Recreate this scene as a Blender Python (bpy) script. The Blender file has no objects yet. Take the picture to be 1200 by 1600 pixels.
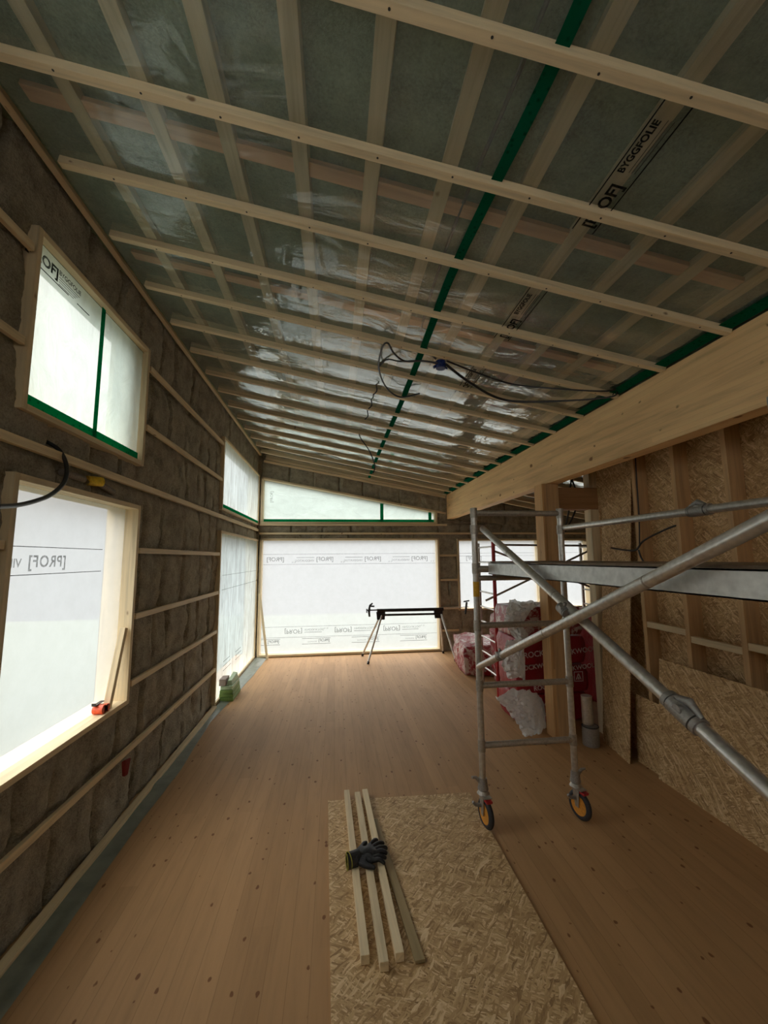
import bpy, bmesh, math, random
from mathutils import Vector, Matrix, noise
random.seed(7)
D = bpy.data
COL = bpy.context.scene.collection
SC = bpy.context.scene

# ------------------------------------------------------------------ camera, sky, exposure
EYE = 2.2
cam = D.cameras.new('camera'); cam.sensor_fit = 'VERTICAL'; cam.sensor_height = 36.0
cam.lens = 624.6 / 1600 * 36.0; cam.clip_start = 0.02; cam.clip_end = 400
co = D.objects.new('camera', cam); COL.objects.link(co); SC.camera = co
yaw, pitch, roll = .120997551, .115713499, -.00841363
fw = Vector((math.sin(yaw) * math.cos(pitch), math.cos(yaw) * math.cos(pitch), math.sin(pitch)))
rt = Vector((math.cos(yaw), -math.sin(yaw), 0)); up = rt.cross(fw)
rt2 = rt * math.cos(roll) + up * math.sin(roll); up2 = -rt * math.sin(roll) + up * math.cos(roll)
M = Matrix.Identity(4)
for i in range(3):
    M[i][0] = rt2[i]; M[i][1] = up2[i]; M[i][2] = -fw[i]
M[2][3] = EYE
co.matrix_world = M

SKY_HORIZON = .74; SKY_ZENITH = 9.5
w = D.worlds.new('overcast_sky'); SC.world = w; w.use_nodes = True
nt = w.node_tree; nt.nodes.clear()
wo = nt.nodes.new('ShaderNodeOutputWorld'); bg = nt.nodes.new('ShaderNodeBackground')
tc = nt.nodes.new('ShaderNodeTexCoord'); sp = nt.nodes.new('ShaderNodeSeparateXYZ'); mr = nt.nodes.new('ShaderNodeMapRange')
nt.links.new(tc.outputs['Generated'], sp.inputs[0]); nt.links.new(sp.outputs['Z'], mr.inputs['Value'])
mr.interpolation_type = 'SMOOTHSTEP'
mr.inputs['From Min'].default_value = 0.06; mr.inputs['From Max'].default_value = 0.75
mr.inputs['To Min'].default_value = SKY_HORIZON; mr.inputs['To Max'].default_value = SKY_ZENITH
bg.inputs['Color'].default_value = (1, .975, .93, 1)
nt.links.new(mr.outputs[0], bg.inputs['Strength']); nt.links.new(bg.outputs[0], wo.inputs[0])
SC.view_settings.view_transform = 'Standard'; SC.view_settings.look = 'None'
SC.view_settings.gamma = 1; SC.view_settings.use_curve_mapping = False
SC.view_settings.exposure = 0.48
SC.cycles.max_bounces = 10; SC.cycles.diffuse_bounces = 6; SC.cycles.glossy_bounces = 4
SC.cycles.transmission_bounces = 6; SC.cycles.transparent_max_bounces = 12
SC.cycles.sample_clamp_indirect = 6
SC.cycles.use_denoising = True
SC.cycles.caustics_reflective = False; SC.cycles.caustics_refractive = False

def portal(name, loc, rot, sx, sy):          # sky portals in the window openings
    l = D.lights.new(name, 'AREA'); l.shape = 'RECTANGLE'; l.size = sx; l.size_y = sy
    l.cycles.is_portal = True
    o = D.objects.new(name, l); COL.objects.link(o); o.location = loc; o.rotation_euler = rot
R90 = math.pi / 2
for (yc, zc_, sy, sz) in ((3.15, 1.83, 1.5, 1.75), (3.15, 3.63, 1.5, 1.15), (8.05, 1.35, 3.1, 2.65), (8.05, 3.6, 3.1, 1.2), (-.55, 3.63, 3.5, 1.25)):
    portal('sky_portal', (-2.12, yc, zc_), (0, -R90, 0), sz, sy)
for (xc, zc_, sx, sz) in ((.38, 1.35, 4.3, 2.7), (.38, 3.6, 4.3, 1.2), (4.05, 1.8, 2.2, 1.75), (5.98, 1.8, 1.0, 1.75)):
    portal('sky_portal', (xc, 9.9, zc_), (-R90, 0, 0), sx, sz)

# ------------------------------------------------------------------ shader helpers
def mat(name):
    m = D.materials.new(name); m.use_nodes = True; t = m.node_tree
    b = t.nodes['Principled BSDF']; return m, t, b
def nd(t, ty, **kw):
    n = t.nodes.new(ty)
    for k, v in kw.items():
        if k in n.inputs: n.inputs[k].default_value = v
        else: setattr(n, k, v)
    return n
def lk(t, a, b): t.links.new(a, b)
def ramp(t, fac, stops):
    r = t.nodes.new('ShaderNodeValToRGB'); e = r.color_ramp.elements
    while len(e) < len(stops): e.new(.5)
    for i, (p, c) in enumerate(stops):
        e[i].position = p; e[i].color = (c[0], c[1], c[2], 1)
    lk(t, fac, r.inputs[0]); return r.outputs[0]
def mapping(t, scale=(1, 1, 1), rot=(0, 0, 0), rnd=True):
    c = nd(t, 'ShaderNodeTexCoord'); mp = nd(t, 'ShaderNodeMapping')
    mp.inputs['Scale'].default_value = scale; mp.inputs['Rotation'].default_value = rot
    src = c.outputs['Object']
    if rnd:
        oi = nd(t, 'ShaderNodeObjectInfo'); v = nd(t, 'ShaderNodeVectorMath', operation='SCALE')
        cb = nd(t, 'ShaderNodeCombineXYZ')
        for k in range(3): lk(t, oi.outputs['Random'], cb.inputs[k])
        lk(t, cb.outputs[0], v.inputs[0]); v.inputs['Scale'].default_value = 37.0
        a = nd(t, 'ShaderNodeVectorMath', operation='ADD'); lk(t, src, a.inputs[0]); lk(t, v.outputs[0], a.inputs[1]); src = a.outputs[0]
    lk(t, src, mp.inputs[0]); return mp.outputs[0]
def mix(t, fac, a, b, mode='MIX'):
    m = nd(t, 'ShaderNodeMix', data_type='RGBA', blend_type=mode)
    for s, i in ((fac, 0), (a, 6), (b, 7)):
        if hasattr(s, 'links'): lk(t, s, m.inputs[i])
        elif i == 0: m.inputs[0].default_value = s
        else: m.inputs[i].default_value = (s[0], s[1], s[2], 1)
    return m.outputs[2]
def bump(t, b, h, s=.3, d=.01):
    n = nd(t, 'ShaderNodeBump', Strength=s, Distance=d); lk(t, h, n.inputs['Height'])
    if b is not None: lk(t, n.outputs[0], b.inputs['Normal'])
    return n.outputs[0]
def mth(t, op, a, b=None):
    n = nd(t, 'ShaderNodeMath', operation=op)
    for i, s in enumerate((a, b)):
        if s is None: continue
        if hasattr(s, 'links'): lk(t, s, n.inputs[i])
        else: n.inputs[i].default_value = s
    return n.outputs[0]
def plain(name, c, rough=.5, metal=0, bumpy=0, bscale=60):
    m, t, b = mat(name); b.inputs['Roughness'].default_value = rough; b.inputs['Metallic'].default_value = metal
    v = mapping(t); n = nd(t, 'ShaderNodeTexNoise', Scale=bscale, Detail=3); lk(t, v, n.inputs[0])
    col = ramp(t, n.outputs[0], [(.3, [k * .82 for k in c]), (.7, [min(1, k * 1.12) for k in c])])
    lk(t, col, b.inputs['Base Color'])
    if bumpy: bump(t, b, n.outputs[0], bumpy, .004)
    return m
def wood(name, c, grain=(1.2, 22, 22), knots=2.2, knotsize=.1, dark=.55, plank=None, ax=0, knotcol=(.16, .07, .03), contrast=1):
    """grain runs along local axis ax"""
    m, t, b = mat(name); b.inputs['Roughness'].default_value = .62; b.inputs['Specular IOR Level'].default_value = .25
    def sc(v):
        s = [v[1], v[1], v[1]]; s[ax] = v[0]; return tuple(s)
    v = mapping(t, sc(grain)); n = nd(t, 'ShaderNodeTexNoise', Scale=1.0, Detail=5, Roughness=.62, Distortion=.35); lk(t, v, n.inputs[0])
    c2 = [k * dark for k in c]
    col = ramp(t, n.outputs[0], [(.28, [k * (1 - .28 * contrast) for k in c]), (.5, c), (.72, [min(1, k * (1 + .14 * contrast)) for k in c])])
    # broad tone
    v2 = mapping(t, sc((.6, 5))); n2 = nd(t, 'ShaderNodeTexNoise', Scale=1.0, Detail=2); lk(t, v2, n2.inputs[0])
    col = mix(t, .5, col, ramp(t, n2.outputs[0], [(.3, (.82, .80, .78)), (.7, (1, 1, 1))]), 'MULTIPLY')
    if plank:
        # board-to-board variation across the axis `plank[1]`
        c_ = nd(t, 'ShaderNodeTexCoord'); s_ = nd(t, 'ShaderNodeSeparateXYZ'); lk(t, c_.outputs['Object'], s_.inputs[0])
        q = mth(t, 'DIVIDE', s_.outputs[plank[1]], plank[0]); fl = mth(t, 'FLOOR', q); fr = mth(t, 'FRACT', q)
        wn = nd(t, 'ShaderNodeTexWhiteNoise', noise_dimensions='1D'); lk(t, fl, wn.inputs['W'])
        al = mth(t, 'ADD', mth(t, 'DIVIDE', s_.outputs[ax], plank[2]), mth(t, 'MULTIPLY', wn.outputs[0], 7.3))
        fl2 = mth(t, 'ADD', mth(t, 'FLOOR', al), mth(t, 'MULTIPLY', fl, 17.17))
        wn2 = nd(t, 'ShaderNodeTexWhiteNoise', noise_dimensions='1D'); lk(t, fl2, wn2.inputs['W'])
        k = plank[3]
        col = mix(t, 1, col, ramp(t, wn2.outputs[0], [(0, (1 - k, 1 - k * 1.1, 1 - k * 1.25)), (1, (1, 1, 1))]), 'MULTIPLY')
        seam = mth(t, 'LESS_THAN', mth(t, 'MINIMUM', fr, mth(t, 'SUBTRACT', 1, fr)), .018)
        col = mix(t, mth(t, 'MULTIPLY', seam, plank[4]), col, (.22, .12, .05))
    if knots:
        v3 = mapping(t, sc((knots * .8, knots * 1.25))); vo = nd(t, 'ShaderNodeTexVoronoi', Scale=2.2, Randomness=1)
        kn = nd(t, 'ShaderNodeTexNoise', Scale=7, Detail=2); lk(t, v3, kn.inputs[0]); ks = nd(t, 'ShaderNodeVectorMath', operation='SCALE'); lk(t, kn.outputs['Color'], ks.inputs[0]); ks.inputs['Scale'].default_value = .10
        ka = nd(t, 'ShaderNodeVectorMath', operation='ADD'); lk(t, v3, ka.inputs[0]); lk(t, ks.outputs[0], ka.inputs[1]); lk(t, ka.outputs[0], vo.inputs[0])
        sx = nd(t, 'ShaderNodeSeparateColor'); lk(t, vo.outputs['Color'], sx.inputs[0])
        size = mth(t, 'MULTIPLY', mth(t, 'POWER', sx.outputs[0], 2.0), knotsize)
        f = nd(t, 'ShaderNodeMapRange', interpolation_type='SMOOTHSTEP'); lk(t, mth(t, 'SUBTRACT', vo.outputs['Distance'], size), f.inputs[0])
        f.inputs[1].default_value = -.03; f.inputs[2].default_value = .045; f.inputs[3].default_value = .85; f.inputs[4].default_value = 0
        has = mth(t, 'GREATER_THAN', sx.outputs[0], .45)
        col = mix(t, mth(t, 'MULTIPLY', f.outputs[0], has), col, knotcol)
    lk(t, col, b.inputs['Base Color'])
    bump(t, b, n.outputs[0], .15, .002)
    return m
def osb(name, dark=1.0, nrm=2):
    m, t, b = mat(name); b.inputs['Roughness'].default_value = .7
    c = nd(t, 'ShaderNodeTexCoord'); nz = nd(t, 'ShaderNodeTexNoise', Scale=2.6, Detail=4, Roughness=.55); lk(t, c.outputs['Object'], nz.inputs[0])
    sv = nd(t, 'ShaderNodeVectorMath', operation='SCALE'); lk(t, nz.outputs['Color'], sv.inputs[0]); sv.inputs['Scale'].default_value = .15
    base = nd(t, 'ShaderNodeVectorMath', operation='ADD'); lk(t, c.outputs['Object'], base.inputs[0]); lk(t, sv.outputs[0], base.inputs[1]); base = base.outputs[0]
    k = dark; stops = [(.08, (.19 * k, .10 * k, .035 * k)), (.33, (.42 * k, .26 * k, .115 * k)), (.66, (.62 * k, .42 * k, .21 * k)), (.95, (.88 * k, .70 * k, .44 * k))]
    val = None; grain = None
    for i, (ang, sa, sb) in enumerate(((.25, 14, 80), (1.35, 12, 66), (2.2, 17, 95), (2.85, 11, 74), (-.5, 19, 120), (.8, 14, 92))):
        mp = nd(t, 'ShaderNodeMapping', vector_type='TEXTURE'); sc = [1 / sa, 1 / sb, 1 / 3.0] if nrm == 2 else [1 / 3.0, 1 / sa, 1 / sb]; rot = [0, 0, 0]; rot[nrm] = ang
        mp.inputs['Scale'].default_value = sc; mp.inputs['Rotation'].default_value = rot; mp.inputs['Location'].default_value = (i * .37, i * .73, i * .21); lk(t, base, mp.inputs[0])
        vo = nd(t, 'ShaderNodeTexVoronoi', Scale=1); lk(t, mp.outputs[0], vo.inputs[0]); s3 = nd(t, 'ShaderNodeSeparateColor'); lk(t, vo.outputs['Color'], s3.inputs[0])
        n = nd(t, 'ShaderNodeTexNoise', Scale=3, Detail=2); lk(t, mp.outputs[0], n.inputs[0])
        v = mth(t, 'ADD', mth(t, 'MULTIPLY', s3.outputs[1], .62), mth(t, 'MULTIPLY', n.outputs[0], .42))
        if val is None: val = v
        else:
            msk = mth(t, 'GREATER_THAN', s3.outputs[0], .60); mx_ = nd(t, 'ShaderNodeMix', data_type='FLOAT'); lk(t, msk, mx_.inputs[0]); lk(t, val, mx_.inputs[2]); lk(t, v, mx_.inputs[3]); val = mx_.outputs[0]
    lk(t, ramp(t, val, stops), b.inputs['Base Color']); bump(t, b, val, .4, .004)
    return m
def wool(name, c, k=1.0):
    m, t, b = mat(name); b.inputs['Roughness'].default_value = 1; b.inputs['Specular IOR Level'].default_value = .1
    v = mapping(t, (1, 1, 1), rnd=False)
    n = nd(t, 'ShaderNodeTexNoise', Scale=5, Detail=8, Roughness=.72); lk(t, v, n.inputs[0])
    n2 = nd(t, 'ShaderNodeTexNoise', Scale=70, Detail=4, Roughness=.7); lk(t, v, n2.inputs[0])
    h = mth(t, 'ADD', mth(t, 'MULTIPLY', n.outputs[0], .6), mth(t, 'MULTIPLY', n2.outputs[0], .4))
    col = ramp(t, h, [(.34, [q * .45 for q in c]), (.5, c), (.66, [q * 1.45 for q in c])])
    lk(t, col, b.inputs['Base Color']); bump(t, b, h, 1.0 * k, .045)
    return m
def sheet(name, col=(.85, .87, .88), trans=.6, clear=.35, gloss=0.0, wr=0.0, dw=.2, wscale=(3, 3, 3), wrot=(0, 0, 0), mottle=.06):
    """wind-barrier or vapour foil: mostly diffuse transmission, some straight-through"""
    m = D.materials.new(name); m.use_nodes = True; t = m.node_tree; t.nodes.clear()
    out = nd(t, 'ShaderNodeOutputMaterial')
    tl = nd(t, 'ShaderNodeBsdfTranslucent'); df = nd(t, 'ShaderNodeBsdfDiffuse'); tr = nd(t, 'ShaderNodeBsdfTransparent')
    v = mapping(t, wscale, wrot, rnd=False); n = nd(t, 'ShaderNodeTexNoise', Scale=1, Detail=4, Roughness=.6, Distortion=1.2); lk(t, v, n.inputs[0])
    v2 = mapping(t, (1, 1, 1), rnd=False); n2 = nd(t, 'ShaderNodeTexNoise', Scale=9, Detail=6, Roughness=.7); lk(t, v2, n2.inputs[0])
    cc = ramp(t, n2.outputs[0], [(.3, [trans * q * (1 - mottle) for q in col]), (.7, [min(1, trans * q * (1 + mottle)) for q in col])])
    if wr: cc = mix(t, 1, cc, ramp(t, n.outputs[0], [(.35, (1 - wr,) * 3), (.6, (1, 1, 1))]), 'MULTIPLY')
    lk(t, cc, tl.inputs[0]); df.inputs[0].default_value = (.6, .6, .58, 1) if dw < .5 else (.92, .92, .90, 1)
    tr.inputs[0].default_value = (1, 1, 1, 1)
    m1 = nd(t, 'ShaderNodeMixShader'); m1.inputs[0].default_value = dw; lk(t, tl.outputs[0], m1.inputs[1]); lk(t, df.outputs[0], m1.inputs[2])
    m2 = nd(t, 'ShaderNodeMixShader'); m2.inputs[0].default_value = clear; lk(t, m1.outputs[0], m2.inputs[1]); lk(t, tr.outputs[0], m2.inputs[2])
    last = m2.outputs[0]
    if wr:
        bn = bump(t, None, n.outputs[0], .6, .03); lk(t, bn, tl.inputs['Normal']); lk(t, bn, df.inputs['Normal'])
    if gloss:
        gl = nd(t, 'ShaderNodeBsdfGlossy', Roughness=.22); m3 = nd(t, 'ShaderNodeMixShader'); m3.inputs[0].default_value = gloss
        if wr: lk(t, bn, gl.inputs['Normal'])
        lk(t, last, m3.inputs[1]); lk(t, gl.outputs[0], m3.inputs[2]); last = m3.outputs[0]
    lk(t, last, out.inputs[0]); return m
def vapour_foil(name):
    m = D.materials.new(name); m.use_nodes = True; t = m.node_tree; t.nodes.clear()
    out = nd(t, 'ShaderNodeOutputMaterial'); tr = nd(t, 'ShaderNodeBsdfTransparent'); tr.inputs[0].default_value = (.93, .96, .95, 1)
    df = nd(t, 'ShaderNodeBsdfDiffuse'); df.inputs[0].default_value = (.60, .74, .68, 1); gl = nd(t, 'ShaderNodeBsdfGlossy', Roughness=.11)
    v = mapping(t, (2.2, 6, 2), (0, 0, .5), rnd=False); n = nd(t, 'ShaderNodeTexNoise', Scale=1, Detail=4, Roughness=.5, Distortion=.8); lk(t, v, n.inputs[0])
    v2 = mapping(t, (5, 1.6, 2), (0, 0, -.7), rnd=False); n2 = nd(t, 'ShaderNodeTexNoise', Scale=1, Detail=2, Roughness=.4, Distortion=.8); lk(t, v2, n2.inputs[0])
    h = mth(t, 'ADD', n.outputs[0], mth(t, 'MULTIPLY', n2.outputs[0], .6))
    bn = bump(t, None, h, .55, .026); lk(t, bn, gl.inputs['Normal'])
    ge = nd(t, 'ShaderNodeNewGeometry'); dt = nd(t, 'ShaderNodeVectorMath', operation='DOT_PRODUCT'); lk(t, ge.outputs['Incoming'], dt.inputs[0]); lk(t, ge.outputs['Normal'], dt.inputs[1])
    fz_ = mth(t, 'POWER', mth(t, 'SUBTRACT', 1, mth(t, 'ABSOLUTE', dt.outputs['Value'])), 3.5)
    m1 = nd(t, 'ShaderNodeMixShader'); m1.inputs[0].default_value = .20; lk(t, tr.outputs[0], m1.inputs[1]); lk(t, df.outputs[0], m1.inputs[2])
    m2 = nd(t, 'ShaderNodeMixShader'); f2 = mth(t, 'MINIMUM', mth(t, 'ADD', mth(t, 'MULTIPLY', fz_, 2.6), .015), .95); lk(t, f2, m2.inputs[0])
    lk(t, m1.outputs[0], m2.inputs[1]); lk(t, gl.outputs[0], m2.inputs[2]); lk(t, m2.outputs[0], out.inputs[0]); return m
def ink(name, c, a):
    m = D.materials.new(name); m.use_nodes = True; t = m.node_tree; t.nodes.clear()
    out = nd(t, 'ShaderNodeOutputMaterial'); tr = nd(t, 'ShaderNodeBsdfTransparent'); df = nd(t, 'ShaderNodeBsdfDiffuse'); df.inputs[0].default_value = (*c, 1)
    v = mapping(t, rnd=False); n = nd(t, 'ShaderNodeTexNoise', Scale=40, Detail=2); lk(t, v, n.inputs[0])
    ms = nd(t, 'ShaderNodeMixShader'); lk(t, mth(t, 'MULTIPLY', mth(t, 'ADD', n.outputs[0], .5), a), ms.inputs[0])
    lk(t, tr.outputs[0], ms.inputs[1]); lk(t, df.outputs[0], ms.inputs[2]); lk(t, ms.outputs[0], out.inputs[0]); return m
def tape_mat(name, c, a=.35):
    m = D.materials.new(name); m.use_nodes = True; t = m.node_tree; t.nodes.clear()
    out = nd(t, 'ShaderNodeOutputMaterial'); tl = nd(t, 'ShaderNodeBsdfTranslucent'); df = nd(t, 'ShaderNodeBsdfDiffuse')
    v = mapping(t, (30, 30, 30), rnd=False); n = nd(t, 'ShaderNodeTexVoronoi', Scale=1); lk(t, v, n.inputs[0])
    cc = ramp(t, n.outputs[0], [(.1, [q * .5 for q in c]), (.35, c)])
    lk(t, cc, tl.inputs[0]); lk(t, cc, df.inputs[0])
    ms = nd(t, 'ShaderNodeMixShader'); ms.inputs[0].default_value = 1 - a; lk(t, tl.outputs[0], ms.inputs[1]); lk(t, df.outputs[0], ms.inputs[2])
    lk(t, ms.outputs[0], out.inputs[0]); return m

PINE = wood('pine_batten', (.80, .66, .43), knots=2.4, knotsize=.08)
PINE2 = wood('pine_frame', (.74, .61, .40), knots=1.6, knotsize=.07)
STUD = wood('spruce_stud', (.60, .39, .20), knots=1.8, knotsize=.06)
GLULAM = wood('glulam_beam', (.95, .64, .33), grain=(.9, 14, 14), knots=2.6, knotsize=.17, plank=(.045, 2, 2.3, .10, .25), knotcol=(.17, .06, .02))
GLUPOST = wood('glulam_post', (.74, .46, .22), grain=(1.0, 16, 16), knots=1.8, knotsize=.08, plank=(.1, 1, 3, .25, .2))
HEADER = wood('brown_header_timber', (.36, .19, .085), knots=1, knotsize=.05)
FLOOR = wood('cross_laminated_floor', (.50, .295, .14), grain=(2.2, 26, 26), knots=5.6, knotsize=.19, plank=(.12, 0, 3.2, .13, .4), ax=1, contrast=.45, knotcol=(.16, .06, .02))
OSB = osb('oriented_strand_board'); OSBX = osb('oriented_strand_board_upright', 1, 0); OSBD = osb('oriented_strand_board_backing', 1.05, 0)
WOOL = wool('stone_wool', (.40, .365, .285)); WOOLC = wool('ceiling_wool', (.22, .27, .19), .5)
FOIL = vapour_foil('vapour_foil')
MEM_LOW = sheet('wind_barrier', (.84, .93, 1.0), .255, .33)
MEM_FAR = sheet('wind_barrier_far', (.88, .94, 1.0), .275, .28)
MEM_UP = sheet('window_foil', (.80, .95, .90), .34, .05, gloss=.04, wr=.12, wscale=(2, 6, 3), wrot=(.5, 0, 0))
MEM_FILL = sheet('fill_light_foil', (.95, .98, 1), .62, .05)  # brighter sheet for the two added, unseen light windows only
MEM_WR = sheet('wrinkled_window_foil', (.80, .94, .98), .31, .12, gloss=.05, wr=.45, wscale=(3, 11, 1.6), wrot=(.45, 0, 0))
INK_G = ink('grey_print', (.05, .055, .07), .62); INK_B = ink('black_print', (.008, .008, .008), .95); INK_F = ink('faint_print', (.12, .13, .16), .4)
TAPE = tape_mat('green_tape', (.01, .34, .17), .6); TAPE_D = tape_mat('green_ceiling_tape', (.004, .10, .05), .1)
ALU = plain('brushed_aluminium', (.66, .64, .61), .36, .8, .1, 40); ALU_R = plain('weathered_aluminium', (.46, .42, .37), .5, .6, .2, 60)
ZINC = plain('galvanised_steel', (.66, .66, .64), .42, .75, .15, 25); CAST = plain('cast_coupler', (.36, .345, .33), .5, .7, .3, 90)
BLACK = plain('black_plastic', (.012, .012, .013), .45); CABLE = plain('black_cable', (.018, .018, .02), .4)
CABLEG = plain('grey_cable', (.10, .10, .10), .5)
REDP = plain('red_paint', (.42, .02, .025), .4); ORANGE = plain('orange_plastic', (.80, .10, .03), .4); WHEEL = plain('yellow_wheel', (.75, .33, .05), .5)
RUBBER = plain('rubber', (.03, .03, .035), .7); BLUE = plain('blue_plastic', (.01, .03, .16), .4); YELLOW = plain('yellow_plastic', (.85, .60, .05), .5)
GREEN = plain('green_sleeve', (.16, .27, .07), .6, 0, .3, 60); GREENL = plain('pale_green_sleeve', (.38, .50, .32), .5, 0, .3, 60); BRICK = plain('grey_brown_block', (.30, .24, .21), .9, 0, .5, 80)
SCREW = plain('dark_screw', (.03, .025, .02), .6)
GLOVE = plain('black_glove', (.016, .016, .018), .6, 0, .8, 120); CUFF = plain('yellow_cuff', (.30, .28, .04), .8)
GREYTAPE = plain('yellow_tape', (.75, .42, .03), .6)
FILM = sheet('milky_film', (1, 1, 1), .8, .12, dw=.7, gloss=.14, wr=.25, wscale=(18, 18, 11)); FLOORFOIL = plain('grey_green_foil', (.21, .235, .20), .35, 0, .8, 9)
def pack_mat(name, whit):
    m, t, b = mat(name); b.inputs['Roughness'].default_value = .3
    v = mapping(t); n = nd(t, 'ShaderNodeTexNoise', Scale=5, Detail=6, Roughness=.7, Distortion=1.5); lk(t, v, n.inputs[0])
    lk(t, ramp(t, n.outputs[0], [(whit - .04, (.33, .008, .016)), (whit + .04, (.62, .50, .46))]), b.inputs['Base Color'])
    bump(t, b, n.outputs[0], .8, .03); return m
PACK = pack_mat('red_pack_wrap', .9); PACKW = pack_mat('red_white_pack_wrap', .52)
PRINTW = plain('white_print', (.75, .62, .60), .5)
EARTH = plain('outdoor_ground', (.085, .095, .075), 1)

# ------------------------------------------------------------------ mesh helpers
class MB:
    def __init__(s): s.v = []; s.f = []; s.sm = []
    def add(s, vs, fs, smooth=False):
        o = len(s.v); s.v += [tuple(q) for q in vs]; s.f += [tuple(i + o for i in f) for f in fs]; s.sm += [smooth] * len(fs); return s
    def box(s, x0, x1, y0, y1, z0, z1):
        vs = [(x, y, z) for x in (x0, x1) for y in (y0, y1) for z in (z0, z1)]
        return s.add(vs, [(0, 1, 3, 2), (4, 6, 7, 5), (0, 4, 5, 1), (2, 3, 7, 6), (0, 2, 6, 4), (1, 5, 7, 3)])
    def hexa(s, bot, top):
        """8-corner prism from two quads"""
        return s.add(list(bot) + list(top), [(3, 2, 1, 0), (4, 5, 6, 7), (0, 1, 5, 4), (1, 2, 6, 5), (2, 3, 7, 6), (3, 0, 4, 7)])
    def tube(s, pts, r, n=14, cap=True):
        pts = [Vector(p) for p in pts]; rs = r if isinstance(r, (list, tuple)) else [r] * len(pts)
        rings = []; prev = None
        for i, p in enumerate(pts):
            a = pts[max(0, i - 1)]; b = pts[min(len(pts) - 1, i + 1)]; d = (b - a).normalized()
            if prev is None:
                h = Vector((0, 0, 1)) if abs(d.z) < .9 else Vector((1, 0, 0)); u = d.cross(h).normalized()
            else: u = (prev - d * prev.dot(d)).normalized()
            prev = u; v = d.cross(u)
            rings.append([p + (u * math.cos(2 * math.pi * k / n) + v * math.sin(2 * math.pi * k / n)) * rs[i] for k in range(n)])
        vs = [q for rg in rings for q in rg]; fs = []
        for i in range(len(rings) - 1):
            for k in range(n): fs.append((i * n + k, i * n + (k + 1) % n, (i + 1) * n + (k + 1) % n, (i + 1) * n + k))
        s.add(vs, fs, True)
        if cap: s.add(rings[0], [tuple(range(n - 1, -1, -1))]); s.add(rings[-1], [tuple(range(n))])
        return s
    def ring(s, c, axis, R, r, n=28, m=10):
        c = Vector(c); a = Vector(axis).normalized(); h = Vector((0, 0, 1)) if abs(a.z) < .9 else Vector((1, 0, 0)); u = a.cross(h).normalized(); v = a.cross(u)
        vs = []; fs = []
        for i in range(n):
            d = u * math.cos(2 * math.pi * i / n) + v * math.sin(2 * math.pi * i / n)
            for j in range(m):
                q = 2 * math.pi * j / m; vs.append(c + d * (R + r * math.cos(q)) + a * r * math.sin(q))
        for i in range(n):
            for j in range(m): fs.append((i * m + j, i * m + (j + 1) % m, ((i + 1) % n) * m + (j + 1) % m, ((i + 1) % n) * m + j))
        return s.add(vs, fs, True)
    def build(s, name, m, parent=None, at=None, bevel=0):
        """vertices are world coordinates; the mesh origin goes to `at` (or the parent's origin)"""
        base = Vector((0, 0, 0))
        if parent is not None: base = parent.matrix_world.translation.copy() if parent.get('_w') is None else Vector(parent['_w'])
        org = Vector(at) if at is not None else (base if parent is not None else Vector((0, 0, 0)))
        me = D.meshes.new(name); me.from_pydata([tuple(Vector(q) - org) for q in s.v], [], s.f); me.update()
        bm = bmesh.new(); bm.from_mesh(me); bmesh.ops.remove_doubles(bm, verts=bm.verts, dist=1e-5); bmesh.ops.recalc_face_normals(bm, faces=bm.faces); bm.to_mesh(me); bm.free()
        if all(s.sm) or any(s.sm):
            me.polygons.foreach_set('use_smooth', [True] * len(me.polygons))
            try: me.set_sharp_from_angle(angle=math.radians(40))
            except Exception: pass
        me.materials.append(m)
        o = D.objects.new(name, me); COL.objects.link(o)
        if parent is not None: o.parent = parent
        o.location = org - base if parent is not None else org
        WPOS[o.name] = org
        if bevel:
            b = o.modifiers.new('bevel', 'BEVEL'); b.width = bevel; b.segments = 2; b.limit_method = 'ANGLE'
        return o
WPOS = {}
def wpos(o): return WPOS.get(o.name, Vector((0, 0, 0)))
# patch: parents' world position comes from WPOS
def _build(s, name, m, parent=None, at=None, bevel=0, _b=MB.build):
    if parent is not None: parent['_w'] = tuple(wpos(parent))
    o = _b(s, name, m, parent, at, bevel)
    if parent is not None: del parent['_w']
    return o
MB.build = _build
def tag(o, label=None, cat=None, group=None, kind=None):
    if label: o['label'] = label
    if cat: o['category'] = cat
    if group: o['group'] = group
    if kind: o['kind'] = kind
    return o
def empty(name, loc, label=None, cat=None, group=None, kind=None):
    o = D.objects.new(name, None); COL.objects.link(o); o.location = loc; o.empty_display_size = .1
    WPOS[o.name] = Vector(loc); return tag(o, label, cat, group, kind)
def frame_matrix(p, q, upv):
    p, q = Vector(p), Vector(q); x = (q - p).normalized(); z = Vector(upv); z = (z - x * z.dot(x)).normalized(); y = z.cross(x)
    m = Matrix.Identity(4); c = (p + q) / 2
    for i in range(3): m[i][0] = x[i]; m[i][1] = y[i]; m[i][2] = z[i]; m[i][3] = c[i]
    return m, (q - p).length
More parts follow.
